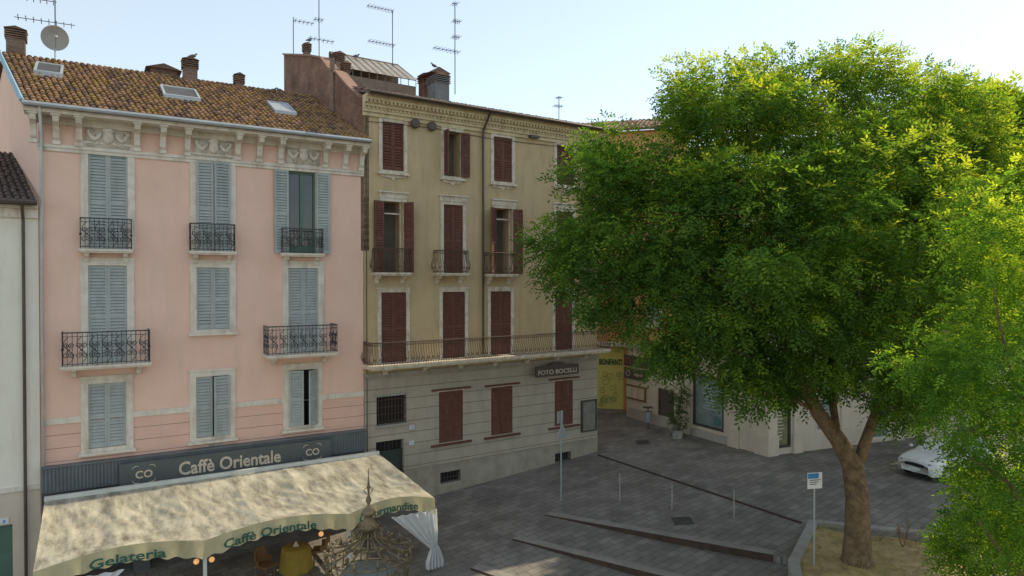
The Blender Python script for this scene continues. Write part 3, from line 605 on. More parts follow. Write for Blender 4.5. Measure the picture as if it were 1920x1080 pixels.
# ================= awning
awS=[P.pix(62,1060,-6.1)[0],0,0,P.pix(815,938,-6.1)[0]]
awS[1]=P.pix(385,1030,-6.1)[0]; awS[2]=P.pix(655,985,-6.1)[0]
zbk=(P.pix(75,942,-1)[1]+P.pix(712,850,-1)[1])/2; zfr=P.pix(815,938,-6.1)[1]+.02
aw=thing('cafe_awning','large stained cream fabric awning with scalloped lettered valance below the grey sign','awning',P.w((-5,-6,-.8)),P.a)
def arch(s):
    for i in range(3):
        if awS[i]<=s<=awS[i+1]+1e-6: return sin(pi*(s-awS[i])/(awS[i+1]-awS[i]))
    return 0
def awz(s,f):
    a=arch(s); y=-1-5.1*f; fl=min(1,f/.1)
    seam=abs(((s-awS[0])/((awS[3]-awS[0])/6))%1-.5)*2
    return zbk+.05*fl+(zfr-zbk)*f+a*.24*f**3-.12*sin(pi*f)*(1-seam**3)-.08*a*sin(pi*f)+.022*sin(pi*f)*sin(s*5.3+3.1*f+1.3*sin(s*1.7))+.014*sin(s*15+y*4+3*sin(y*1.3+s*.4))*sin(pi*f)+.012*sin(y*5+s*1.2)*sin(pi*f)
ns,nt_=220,44; vs=[]
for i in range(ns+1):
    s=awS[0]+(awS[3]-awS[0])*i/ns
    for j in range(nt_+1):
        f=j/nt_; vs.append((s,-1-5.1*f,awz(s,f)))
m_=nt_+1; mb=MB(P); mb.add(vs,[(i*m_+j,(i+1)*m_+j,(i+1)*m_+j+1,i*m_+j+1) for i in range(ns) for j in range(nt_)]); fab=mb.build('canopy',fabric,aw,True)
mb=MB(P); vs=[]
for i in range(ns+1):
    s=awS[0]+(awS[3]-awS[0])*i/ns; a=arch(s); zt=awz(s,1)
    for k in range(4): f=k/3; vs.append((s,-6.1-.05*f-.03*sin(s*9)*f,zt-f*(.47-.06*a+.03*sin(s*14))))
mb.add(vs,[(i*4+k,i*4+4+k,i*4+5+k,i*4+1+k) for i in range(ns) for k in range(3)])
mb.build('valance',valf,aw,True)
for sE in (awS[0],awS[3]):
    vs=[]; mb=MB(P)
    for i in range(41):
        f=i/40; y=-1-5.1*f; zt=awz(sE,f); vs+=[(sE,y,zt),(sE+.02,y,zt-.34+.07*abs(sin(i*.5)))]
    mb.add(vs,[(2*i,2*i+2,2*i+3,2*i+1) for i in range(40)]); mb.build('valance',valf,aw,True)
for t,px,wd in (('Gelateria',240,1.7),('Caffè Orientale',508,2.5),('Gourmandise',728,1.9)):
    s=P.pix(px,1000,-6.1)[0]; text(t,.33,P,s,zfr-.33,-6.2,gletter,aw,.006,.004,fn=lambda v,s=s:arch(s+v)*.24,wid=wd)
one(P,'rail',whitemetal,aw,awS[0]-.02,awS[3]+.05,-1.06,-.94,zbk-.02,zbk+.12)
for s in awS:
    sx=min(max(s,awS[0]+.05),awS[3]-.05); x,y,_=P.w((sx,-6,0)); one(P,'post',whitemetal,aw,sx-.045,sx+.045,-6.05,-5.96,G(x,y)-.05,zfr-.08); one(P,'beam',whitemetal,aw,sx-.03,sx+.03,-5.955,-1,zbk*.5+zfr*.5-.46,zbk*.5+zfr*.5-.38)
def curtain(sa,sb,label):
    mb=MB(P); nu,nv=90,40; vs=[]; x,y,_=P.w((sb,-6,0)); zg=G(x,y)+.05; zt_=zfr-.3
    for j in range(nv+1):
        v=j/nv; z=zt_+(zg-zt_)*v
        wd=.10+.90*(1-v/.6)**1.0*(1-.25*(v/.6)) if v<.6 else .10+.30*min(1,(v-.6)/.3)**.8
        for i in range(nu+1):
            u=i/nu; e=1-wd*(1-u)
            if v>=.6: e=.95+wd*(u-.5)
            else: e=e+(.95+.1*(u-.5)-(1-.1*(1-u)))*(v/.6)**2
            fold=sin(u*34+1.5*sin(v*3))*(.05+.03*v)*(.3+.7*min(1,abs(v-.6)*5))
            vs.append((sa+(sb-sa)*e,-6.12+fold,z-.4*(1-u)*v*(1-v)*2*(1 if v<.6 else 0)))
    n=nu+1; mb.add(vs,[(j*n+i,j*n+i+1,(j+1)*n+i+1,(j+1)*n+i) for j in range(nv) for i in range(nu)])
    return solo(mb,'curtain',curt,label,'curtain',smooth=True)
curtain(P.pix(733,960,-6.1)[0],awS[3]+.08,'white tied-back curtain at the right end of the café awning')
sa_=awS[0]; curtain(sa_+1.9,sa_-.02,'white curtain gathered at the left front of the café awning')
for px,py,l in ((368,1053,'left globe lamp lit orange beside the awning post'),(397,1049,'right globe lamp lit orange beside the awning post'),(602,1001,'single globe lamp lit orange under the awning, nearest the iron pavilion')):
    s,z=P.pix(px,py,-5.8); lm=thing('globe_lamp',l,'lamp',P.w((s,-5.8,z)),P.a,'globe lamps under the awning')
    q=MB(P); q.ball((s,-5.8,z),.075,12); q.build('globe',lampm,lm,True); q=MB(P); q.tube([(s,-5.8,z+.08),(s,-5.8,z+.5)],.012,5); q.build('hanger',iron,lm)
def ctable(px,Y,label):
    x=(px-960)/1280*Y; z=G(x,Y); t=thing('cafe_table',label,'table',(x,Y,z)); q=MB(); q.map=lambda p:(x+p[0],Y+p[1],z+p[2])
    q.lathe([(.43,.76),(.45,.74),(.46,.6),(.5,.3),(.53,.04),(.53,.0)],0,0,32,lambda a:1+.05*sin(a*9)); q.build('tablecloth',ycloth,t,True)
    q=MB(); q.map=lambda p:(x+p[0],Y+p[1],z+p[2]); q.prism([(-.1,.77),(.1,.77),(0,.95)],-.03,.03,'y'); q.build('menu_card',cream,t)
def cchair(px,Y,rot,label):
    x=(px-960)/1280*Y; z=G(x,Y); t=thing('wicker_chair',label,'chair',(x,Y,z),rot,'wicker café chairs'); f=Fr(x,Y,rot)
    q=MB(f); q.map=lambda p:(p[0],p[1],p[2]+z); q.box(-.25,.25,-.25,.25,.4,.46); q.build('seat',wick,t)
    q=MB(f); q.map=lambda p:(p[0],p[1],p[2]+z); vs=[]
    for i in range(13):
        a=pi*i/12; r=.28; hh=.95 if 3<=i<=9 else .7
        vs+=[(r*cos(a),r*sin(a),.44),(r*1.12*cos(a),r*1.12*sin(a),hh-.08*abs(i-6)/6)]
    q.add(vs,[(2*i,2*i+2,2*i+3,2*i+1) for i in range(12)]); q.tube([vs[2*i+1] for i in range(13)],.025,6); q.build('backrest',wick,t)
    for a,b in ((-.2,-.2),(.2,-.2),(-.2,.2),(.2,.2)): q=MB(f); q.tube([(a,b,z),(a,b,z+.42)],.02,6); q.build('leg',wick,t)
ctable(553,22.3,'round café table under a yellow cloth with a menu card'); cchair(495,21.8,1.2,'wicker chair left of the yellow table'); cchair(600,22.8,-1.4,'wicker chair right of the yellow table')
def leaves_obj(name,pts,axes,mats,tone,parent=None,L=.3,l=.1,w=.04,nl=7,origin=(0,0,0),outv=None):
    N=len(pts); a=axes/np.linalg.norm(axes,axis=1,keepdims=True); rnd=NP.normal(size=(N,3))
    ref=rnd if outv is None else outv+rnd*.35
    b=np.cross(a,ref); b/=np.linalg.norm(b,axis=1,keepdims=True); nrm=np.cross(b,a)
    V=np.zeros((N,nl,4,3)); sc=NP.uniform(.7,1.25,size=(N,1))
    for j in range(nl):
        sg=1 if j%2 else -1; f=(j+1)/nl
        c=pts+a*L*f*sc-np.array((0,0,1.))*L*.25*f*f; ld=a*.45+b*sg*.9+nrm*NP.normal(-.1,.25,size=(N,1))
        if j==nl-1: ld=a*1.0+nrm*.1
        ld/=np.linalg.norm(ld,axis=1,keepdims=True); wd=np.cross(ld,nrm+NP.normal(0,.4,size=(N,3))); wd/=np.linalg.norm(wd,axis=1,keepdims=True)
        ll=l*sc; ww=w*sc
        V[:,j,0]=c; V[:,j,1]=c+ld*ll*.5+wd*ww*.5; V[:,j,2]=c+ld*ll; V[:,j,3]=c+ld*ll*.5-wd*ww*.5
    V=V.reshape(-1,3)-np.array(origin); nf=len(V)//4
    me=bpy.data.meshes.new(name); me.vertices.add(len(V)); me.vertices.foreach_set('co',V.astype(np.float32).ravel())
    me.loops.add(nf*4); me.loops.foreach_set('vertex_index',np.arange(nf*4,dtype=np.int32)); me.polygons.add(nf); me.polygons.foreach_set('loop_start',np.arange(0,nf*4,4,dtype=np.int32))
    me.polygons.foreach_set('loop_total',np.full(nf,4,dtype=np.int32))
    for m in mats: me.materials.append(m)
    me.polygons.foreach_set('material_index',np.repeat(tone,nl).astype(np.int32)); me.update(calc_edges=True)
    o=bpy.data.objects.new(name,me); C.objects.link(o)
    if parent: o.parent=parent
    return o
def crown(lobes,ncl,spr,rc=(.5,.95),inner=.25,yb=0.):
    pts=[];ax=[];tn=[];ov=[]; rad=np.array([l[3] for l in lobes]); pr=rad**2/np.sum(rad**2)
    cc=[]; cen=np.mean([l[:3] for l in lobes],axis=0); ext=max(np.linalg.norm(np.array(l[:3])-cen)+l[3] for l in lobes)
    while len(cc)<ncl:
        k=NP.choice(len(lobes),p=pr); l=lobes[k]; d=NP.normal(size=3); d/=np.linalg.norm(d); f=1. if NP.rand()>inner else NP.uniform(.3,.85)
        c=np.array(l[:3])+d*l[3]*f*NP.uniform(.9,1.0)
        dep=max((1-np.linalg.norm((c-np.array(m[:3]))/m[3])) for m in lobes)
        if dep>.3 and NP.rand()<.75: continue
        cc.append((c,d,dep))
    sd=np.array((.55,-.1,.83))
    for c,d,dep in cc:
        r=NP.uniform(*rc); n=int(spr*(r/.7)**2)
        u=NP.normal(size=(n,3)); u/=np.linalg.norm(u,axis=1,keepdims=True); u[:,2]=u[:,2]*.65
        rr=r*np.sqrt(NP.uniform(.1,1.,size=(n,1))); p=c+u*rr; pts.append(p); ax.append(u*.8+d*.5+np.array((0,0,-.35))+NP.normal(0,.3,size=(n,3)))
        ov.append(u*.6+d*.5+np.array((0,0,.8)))
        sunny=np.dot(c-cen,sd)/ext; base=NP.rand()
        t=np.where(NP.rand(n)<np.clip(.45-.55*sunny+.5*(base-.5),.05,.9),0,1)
        t=np.where(u[:,2]<-.25,0,t)  # dark leaf tone below clumps and away from the sun: shade painted in
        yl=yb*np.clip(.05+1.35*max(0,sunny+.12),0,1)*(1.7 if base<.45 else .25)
        t=np.where((NP.rand(n)<yl)&(u[:,2]+u[:,0]*.4>-.1),2,t); tn.append(t)  # yellow tone: pods, plus sunlight painted onto the sun-facing clumps
    return np.concatenate(pts),np.concatenate(ax),np.concatenate(tn),np.concatenate(ov)
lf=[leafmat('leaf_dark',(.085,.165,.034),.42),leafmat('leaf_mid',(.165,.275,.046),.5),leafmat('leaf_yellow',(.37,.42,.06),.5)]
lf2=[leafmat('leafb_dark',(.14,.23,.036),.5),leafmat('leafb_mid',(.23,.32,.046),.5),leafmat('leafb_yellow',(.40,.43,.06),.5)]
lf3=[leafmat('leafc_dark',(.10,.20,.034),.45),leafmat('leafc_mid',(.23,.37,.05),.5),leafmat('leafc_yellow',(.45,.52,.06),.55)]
def tree(name,label,base,limbs,lobes,ncl,spr,mats,yb,**kw):
    t=thing(name,label,'tree',base); mb=MB(None)
    for pts,rs in limbs: mb.tube(pts,rs,12)
    mb.build('trunk',bark,t,True)
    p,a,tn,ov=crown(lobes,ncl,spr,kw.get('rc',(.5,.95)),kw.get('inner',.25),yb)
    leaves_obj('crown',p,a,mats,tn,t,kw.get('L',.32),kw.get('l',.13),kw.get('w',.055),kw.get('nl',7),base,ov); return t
def lobe(px,py,Y,rpx): p=at(px,py,Y); return (*p,rpx*Y/1280)
def limb(pl,rs): return ([at(*p) for p in pl],rs)
TY=20.3
limbs=[limb([(1608,1075,TY),(1607,1045,TY),(1608,1005,TY),(1608,930,TY),(1598,870,TY),(1572,825,TY),(1538,780,TY-.2),(1506,725,TY-.3),(1480,650,TY-.3),(1400,560,TY-.4),(1300,470,TY-.5)],[.55,.42,.36,.33,.30,.25,.21,.18,.13,.09,.04]),
 limb([(1603,890,TY),(1620,835,TY),(1642,775,TY+.2),(1658,710,TY+.3),(1690,620,TY+.5),(1720,500,TY+.6),(1730,380,TY+.6)],[.16,.16,.14,.13,.11,.09,.04]),
 limb([(1572,830,TY),(1562,760,TY+.5),(1560,690,TY+1),(1560,560,TY+1.5),(1540,400,TY+1.5),(1520,250,TY+1.5)],[.12,.11,.1,.09,.08,.04]),
 limb([(1506,725,TY-.3),(1440,690,TY-1),(1350,640,TY-1.6),(1250,600,TY-2)],[.11,.09,.06,.03]),
 limb([(1480,650,TY-.3),(1450,500,TY+.3),(1430,350,TY+.5),(1400,220,TY+.5)],[.11,.1,.07,.03]),
 limb([(1530,770,TY-.2),(1490,750,TY-.8),(1440,745,TY-1.2)],[.07,.05,.02]),
 limb([(1642,775,TY+.2),(1690,740,TY-.4),(1740,720,TY-.8)],[.08,.06,.02]),
 limb([(1658,715,TY+.3),(1620,620,TY+.3),(1600,500,TY),(1590,350,TY)],[.1,.09,.07,.03])]
lobes=[lobe(1190,420,20,135),lobe(1110,375,20.4,75),lobe(1080,450,19.6,75),lobe(1190,315,21,80),lobe(1390,290,20.5,160),lobe(1350,200,21,85),lobe(1590,275,21,160),lobe(1720,250,22,115),lobe(1800,340,22,110),
 lobe(1400,470,18.5,175),lobe(1620,450,18.8,190),lobe(1250,550,19.2,115),lobe(1140,520,19.5,75),lobe(1350,630,19,85),lobe(1560,610,19,105),lobe(1700,600,20,115),lobe(1450,175,21.5,60),lobe(1480,400,23.5,190),lobe(1650,330,23.5,180),lobe(1280,420,22.5,130),lobe(1450,650,20.5,80),lobe(1390,690,19.5,50),lobe(1250,640,18.7,45),lobe(1590,190,21,92),lobe(1690,185,21.5,78),
 lobe(1400,400,20.8,150),lobe(1600,450,21,160),lobe(1740,680,19.5,65),lobe(1660,670,19.2,65),lobe(1590,690,19,50),lobe(1500,695,21.5,50),lobe(1440,720,19,38),lobe(1700,750,19,38),lobe(1760,760,20,45)]
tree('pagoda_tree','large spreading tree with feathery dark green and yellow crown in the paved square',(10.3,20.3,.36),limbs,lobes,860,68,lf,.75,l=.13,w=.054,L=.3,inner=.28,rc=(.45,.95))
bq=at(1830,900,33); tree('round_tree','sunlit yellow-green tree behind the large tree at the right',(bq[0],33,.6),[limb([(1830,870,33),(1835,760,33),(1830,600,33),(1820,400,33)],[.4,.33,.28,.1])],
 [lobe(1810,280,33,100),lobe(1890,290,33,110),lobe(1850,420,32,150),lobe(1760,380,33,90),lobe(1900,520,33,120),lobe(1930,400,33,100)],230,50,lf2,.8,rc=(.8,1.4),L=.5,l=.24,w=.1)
b3=at(1960,1300,12.5); bx=b3[0]
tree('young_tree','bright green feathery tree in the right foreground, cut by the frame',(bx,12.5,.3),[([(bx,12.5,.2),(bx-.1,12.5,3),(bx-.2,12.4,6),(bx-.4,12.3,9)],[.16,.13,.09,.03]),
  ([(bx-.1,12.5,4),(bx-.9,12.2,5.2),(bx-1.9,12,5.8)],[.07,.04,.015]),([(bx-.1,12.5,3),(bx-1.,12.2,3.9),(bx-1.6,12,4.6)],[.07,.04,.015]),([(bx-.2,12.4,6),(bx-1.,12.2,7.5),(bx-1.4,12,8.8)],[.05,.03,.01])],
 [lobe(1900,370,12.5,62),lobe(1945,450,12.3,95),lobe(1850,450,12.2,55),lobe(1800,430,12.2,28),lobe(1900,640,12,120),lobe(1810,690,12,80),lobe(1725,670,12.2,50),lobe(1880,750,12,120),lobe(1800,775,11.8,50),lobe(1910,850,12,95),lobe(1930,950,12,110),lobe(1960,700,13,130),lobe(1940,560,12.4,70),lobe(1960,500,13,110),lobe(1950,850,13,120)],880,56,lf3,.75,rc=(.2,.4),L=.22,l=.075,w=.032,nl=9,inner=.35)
def shrub(name,label,base,lob,n,spr,mats,yb,L=.18,l=.07,w=.035,rc=(.15,.3)):
    t=thing(name,label,'shrub',base); q=MB(None); rr=random.Random(n)
    for k in range(9):
        l_=rr.choice(lob); q.tube([base,(base[0]*.5+l_[0]*.5,base[1]*.5+l_[1]*.5,base[2]+(l_[2]-base[2])*.4),(l_[0]+rr.uniform(-.3,.3)*l_[3],l_[1]+rr.uniform(-.3,.3)*l_[3],l_[2]+rr.uniform(-.2,.8)*l_[3])],[.02,.014,.006],5)
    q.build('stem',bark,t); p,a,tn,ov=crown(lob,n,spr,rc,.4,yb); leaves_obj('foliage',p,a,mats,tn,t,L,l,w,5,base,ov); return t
pb_=onz(1830,1085,.38)
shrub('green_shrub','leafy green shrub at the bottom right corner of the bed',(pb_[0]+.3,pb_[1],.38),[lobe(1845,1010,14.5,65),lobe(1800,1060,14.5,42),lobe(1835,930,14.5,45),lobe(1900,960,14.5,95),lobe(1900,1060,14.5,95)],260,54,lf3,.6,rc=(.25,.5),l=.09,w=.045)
ds=onz(1693,1028,.38)
dryl=[leafmat('dry_a',(.27,.14,.08),.2),leafmat('dry_b',(.36,.21,.12),.2),leafmat('dry_c',(.42,.3,.16),.2)]
shrub('dry_shrub','small dry reddish-brown shrub right of the big trunk',ds,[(ds[0],ds[1],.85,.38),(ds[0]+.2,ds[1],1.1,.28),(ds[0]-.2,ds[1],1.0,.22)],40,20,dryl,.3,L=.14,l=.055,w=.03)
x,y,_=P.w((P.pix(517,1060,-5.3)[0],-5.3,0)); shrub('flower_pot_plant','pink and white flowers in a planter under the awning beside the yellow table',(x,y,G(x,y)),[(x,y,G(x,y)+.75,.25),(x+.2,y,G(x,y)+.6,.22)],20,18,[leafmat('petal_white',(.6,.55,.5),.2),leafmat('petal_pink',(.5,.22,.22),.2),lf[1]],.3,L=.1,l=.06,w=.05,rc=(.1,.2))
n=900; P0=[]
while len(P0)<n:
    x,y=NP.uniform(6,18),NP.uniform(14,23)
    if inside(x,y) and inside(x+.4,y) and inside(x-.4,y): P0.append((x,y,zb+.07))
P0=np.array(P0); o=leaves_obj('leaf_litter',P0,NP.normal(size=(n,3))*np.array((1,1,.1)),dryl,NP.randint(0,3,n),None,.12,.05,.03,4); tag(o,'scattered dry leaves over the bed','leaves',kind='stuff')
n=2600; P0=[]
while len(P0)<n:
    x,y=NP.uniform(8,19),NP.uniform(12,23.5)
    if inside(x,y) and inside(x+.4,y) and inside(x-.4,y) and sin(x*1.9)+sin(y*1.5+x)+NP.normal(0,.5)>.2: P0.append((x,y,zb))
P0=np.array(P0); o=leaves_obj('dry_grass',P0,NP.normal(0,.4,size=(n,3))+np.array((0,0,1.)),[leafmat('grass_a',(.40,.32,.14),.3),leafmat('grass_b',(.27,.27,.1),.3)],NP.randint(0,2,n),None,.12,.12,.014,4); tag(o,'patchy dry grass in the bed','grass',kind='stuff')
# ================= corner shops
A_=Fr(6.9,41.,math.atan2(-9.3,5.)); cx,cy=11.9,31.7; Bf=Fr(cx,cy,math.atan2(1,2.4)); LA=10.56
cs=thing('corner_building','beige corner building with ground floor shop windows behind the large tree','building',(cx,cy,.5),0)
zt=14.; zs=4.9
def ra(xl,xr,yt,yb,f=A_): return rect(f,xl,xr,yt,yb)
aw1=ra(1300,1357,706,803); aw2=ra(1236,1262,730,785); aw3=ra(1237,1262,666,689); aw4=ra(1240,1262,702,720)
upA=[[2+i*3.2,3.1+i*3.2,z,z+1.9] for i in range(3) for z in (6.3,9.8)]
mb=MB(A_); wall(mb,0,LA,-.5,zs,[aw1,aw2,aw3,aw4]); mb.build('wall',[beige,dark],cs)
mb=MB(A_); wall(mb,0,LA,zs,zt,upA); mb.build('wall',[orange,dark],cs)
for r in upA: window(cs,A_,r,.15,stone,bshut)
bw1=ra(1441,1482,740,840,Bf); bw1[2]=max(bw1[2],.7); upB=[[1.5+i*3.2,2.6+i*3.2,z,z+1.9] for i in range(5) for z in (6.3,9.8)]; bw2=[bw1[1]+1.6,bw1[1]+2.7,1.5,3.1]; bw3=[bw1[1]+5.2,bw1[1]+6.6,.8,3.2]
mb=MB(Bf); wall(mb,0,18,-.5,zs,[bw1,bw2,bw3]); mb.build('wall',[beige,dark],cs)
mb=MB(Bf); wall(mb,0,18,zs,zt,upB); mb.quad((18,0,-.5),(18,12,-.5),(18,12,zt),(18,0,zt)); mb.build('wall',[cream2,dark],cs)
for r in upB: window(cs,Bf,r,.15,stone,bshut)
one(A_,'string_course',beiged,cs,0,LA+.1,-.12,0,zs-.1,zs+.15); one(Bf,'string_course',beiged,cs,-.1,18,-.12,0,zs-.1,zs+.15)
for f,a,b in ((A_,LA-2.3,LA-1.7),(A_,LA-.6,LA+.05),(A_,aw1[0]-.75,aw1[0]-.25),(Bf,-.04,.5),(Bf,bw1[1]+.15,bw1[1]+.6),(Bf,bw2[1]+.5,bw2[1]+1.),(Bf,bw3[1]+.4,bw3[1]+.9)):
    q=MB(f); q.box(a,b,-.1,0,1.55,zs-.1); q.box(a-.05,b+.05,-.15,0,-.4,1.5); q.box(a-.07,b+.07,-.17,0,1.5,1.58); q.build('pilaster',beige,cs)
one(A_,'plinth',beiged,cs,.2,aw1[0]-.85,-.07,0,-.3,1.25); one(A_,'plinth',beiged,cs,aw1[0]-.15,LA-2.4,-.07,0,-.3,1.05)
pa=A_.w((0,0,0)); pc=Bf.w((18.5,-.6,0)); pd=Bf.w((18.5,12,0))
mb=MB(); mb.quad((pa[0]-.4,pa[1],zt),(cx-.2,cy-.7,zt),(pc[0],pc[1],zt),(pd[0],pd[1],zt+2),(pa[0]+5,pa[1]+4,zt+2)); mb.quad((pa[0]-.4,pa[1],zt-.2),(cx-.2,cy-.7,zt-.2),(cx-.2,cy-.7,zt),(pa[0]-.4,pa[1],zt)); mb.build('roof',tilesR[0],cs)
def shopw(B,f,r,pm=None,fm=copper):
    s0,s1,z0,z1=r; q=MB(f); q.quad((s0,.1,z0),(s1,.1,z0),(s1,.1,z1),(s0,.1,z1)); w=q.build('shop_window',pm or glass,B)
    q=MB(f)
    for a,b,c,d in ((s0,s1,z0,z0+.1),(s0,s1,z1-.08,z1),(s0,s0+.07,z0+.1,z1-.08),(s1-.07,s1,z0+.1,z1-.08)): q.box(a,b,-.03,.12,c,d)
    q.build('window_frame',fm,w)
    return w
w=shopw(cs,A_,aw1,blindm)
s0,s1,z0,z1=aw1; q=MB(A_)
for i in range(9):
    hw=R.uniform(.25,.5)*(s1-s0)*.5; q.box((s0+s1)/2-hw,(s0+s1)/2+hw,.08,.095,z1-.5-i*.15,z1-.46-i*.15)
q.build('text_line',M('pale_teal',(.45,.55,.52),bump=0),w)
text('2',.5,A_,s0+.5,z0+.25,.09,M('olive_mark',(.2,.26,.1)),w,.01,.003)
q=MB(A_); q.map=lambda p:(s1-.55+p[0],.08-p[2],z0+.45+p[1]); q.lathe([(.26,0),(.26,.01)],0,0,20); q.build('emblem',M('teal_disc',(.1,.2,.2)),w)
w=shopw(cs,Bf,bw1,M('lit_display',(.30,.29,.14),(.16,.17,.1),scale=3,rough=.2)); s0,s1,z0,z1=bw1; m=(s0+s1)/2; q=MB(Bf); q.box(m-.4,m+.4,.06,.08,z1-.45,z1-.2)
for i in range(10): hw=R.uniform(.2,.38); q.box(m-hw,m+hw,.06,.08,z1-.7-i*.16,z1-.65-i*.16)
q.build('text_line',cream,w); shopw(cs,Bf,bw2,blindm,stone); shopw(cs,Bf,bw3,blindm,stone)
for r in (aw3,aw4): one(A_,'panel',whitep,cs,r[0],r[1],-.02,.1,r[2],r[3])
q=MB(A_); n=12
for i in range(n): z=aw2[2]+(aw2[3]-aw2[2])*i/n; q.prism([(.0,z),(.02,z),(.08,z+.13),(.06,z+.13)],aw2[0],aw2[1],'x')
for a in (aw2[0]-.06,aw2[1]): q.box(a,a+.06,-.02,.06,aw2[2],aw2[3])
q.build('ventilation_grille',copper,cs)
for (xl,xr,yt,yb),l,t in (((1172,1215,668,688),'upper dark shop plate with round red logo by the lane','ca'),((1172,1215,692,712),'lower dark shop plate with round pale logo by the lane','edgivob')):
    r=ra(xl,xr,yt,yb); th_=thing('shop_plate',l,'sign',A_.w((r[0],-.06,r[2])),A_.a,'dark plates on the beige wall'); one(A_,'panel',brownsign,th_,r[0],r[1],-.06,0,r[2],r[3])
    q=MB(A_); c=r[0]+.38; zc=(r[2]+r[3])/2; q.tube([(c+.17*cos(a*pi/6),-.075,zc+.17*sin(a*pi/6)) for a in range(13)],.025,4); q.build('emblem',red if yt<680 else cream,th_)
    text(t,.26,A_,(r[0]+r[1])/2+.25,zc-.08,-.065,cream,th_,.004,.004)
r=ra(1175,1212,723,750); th_=thing('display_case','wall display case with cream sheets beside the mural shop','display case',A_.w((r[0],0,r[2])),A_.a)
one(A_,'frame',wick,th_,r[0],r[1],-.08,0,r[2],r[3]); a=(r[1]-r[0]-.2)/3
for i in range(3): one(A_,'sheet',cream,th_,r[0]+.08+i*(a+.02),r[0]+.05+i*(a+.02)+a,-.095,-.081,r[2]+.1,r[3]-.1)
p=onz(1270,822,.62); t=thing('pot','round pale stone planter under the climbing plant','plant pot',p); q=MB(); q.lathe([(.22,p[2]-.05),(.26,p[2]+.02),(.34,p[2]+.42),(.36,p[2]+.45),(.3,p[2]+.45),(.28,p[2]+.4)],p[0],p[1],18); q.build('pot_body',pot,t,True)
shrub('climbing_plant','tall narrow climbing plant in the pale pot by the shop window',(p[0],p[1],p[2]+.4),[(p[0]+.03*k,p[1],p[2]+.6+.42*k,.34+.07*sin(k*2)) for k in range(6)],110,40,[leafmat('ivy_a',(.05,.10,.02)),leafmat('ivy_b',(.08,.14,.03)),lf[1]],.1,rc=(.15,.3),l=.1,w=.06)
p=onz(1215,806,.6); t=thing('litter_bin','grey litter bin on a post beside the beige wall','bin',p); q=MB(); q.lathe([(.2,p[2]+.45),(.24,p[2]+1.0),(.25,p[2]+1.02),(.2,p[2]+1.02)],p[0],p[1],14); q.build('bin_body',zinc,t); q=MB(); q.tube([p,(p[0],p[1],p[2]+1.25)],.03,6); q.build('post',iron,t); one(W0,'hood',iron,t,p[0]-.25,p[0]+.25,p[1]-.2,p[1]+.2,p[2]+1.22,p[2]+1.26)
# mural shop house
Bo=Fr(5.0,43.6,math.atan2(-.9,3.2)); lh=thing('orange_house','orange house at the end of the lane above the mural shopfront','house',(5,43.6,.6),Bo.a)
mb=MB(Bo); sx0,sx1=Bo.pix(1118,700)[0],Bo.pix(1169,700)[0]; zm1=Bo.pix(1145,650)[1]; zm0=.5
wall(mb,-4,6,-.2,18.2,[[sx0,sx1,zm0,zm1,.1]]); mb.quad((-4,0,0),(-4,10,0),(-4,10,18.2),(-4,0,18.2)); mb.build('wall',[orange,mural],lh)
q=MB(Bo)
for i in range(16): spiral(q,sx0+R.uniform(.1,1)*(sx1-sx0),zm0+R.uniform(.05,.6)*(zm1-zm0),R.uniform(.15,.35),lambda a,b:(a,.08,b),1.3,R.choice((1,-1)),R.uniform(0,6),.015)
q.build('mural_scroll',M('mural_green',(.42,.5,.18)),lh)
one(Bo,'ledge',whitep,lh,sx0-.3,sx1+1.5,-.35,0,zm1+.05,zm1+.3)
for z in (6.4,10,13.6):
    for x in (.6,3.2): window(lh,Bo,[x,x+1.1,z,z+1.9],.15,stone,mshut)
tiles(Bo,lh,-4.2,6.2,-.6,18.2,-4.2,6.2,5,20,tilesR,.3,.6)
text('BONFANTI',.5,Bo,(sx0+sx1)/2+.05,Bo.pix(1145,684)[1],.06,gletter,lh,.015,.01,wid=(sx1-sx0)*.84)
hh=Fr(19,50,radians(-6)); ph=thing('pale_house','pale cream house seen under the large tree crown at the right','house',(19,50,.6),hh.a)
hw=[[1+i*2.8,2.2+i*2.8,z,z+1.7] for i in range(7) for z in (2,5.2,8.6)]
mb=MB(hh); wall(mb,-6,20,0,13,hw); mb.build('wall',[cream2,dark],ph)
for r in hw: window(ph,hh,r,.14,stone,mshut if r[2]>3 else bshut)
mb=MB(hh); mb.prism([(-.7,13),(5,15),(10,13)],-6.3,20.3,'x'); mb.build('roof',tilesR[0],ph)
hh2=Fr(40,46,radians(-35)); ph2=thing('ochre_house','ochre house at the far right behind the parked car','house',(40,46,.6),hh2.a)
hw=[[1+i*2.8,2.2+i*2.8,z,z+1.7] for i in range(6) for z in (2,5.2,8.6)]
mb=MB(hh2); wall(mb,0,20,0,12,hw); mb.build('wall',[orange,dark],ph2)
for r in hw: window(ph2,hh2,r,.14,stone,mshut)
mb=MB(hh2); mb.prism([(-.7,12),(5,14),(10,12)],-.3,20.3,'x'); mb.build('roof',tilesR[0],ph2)
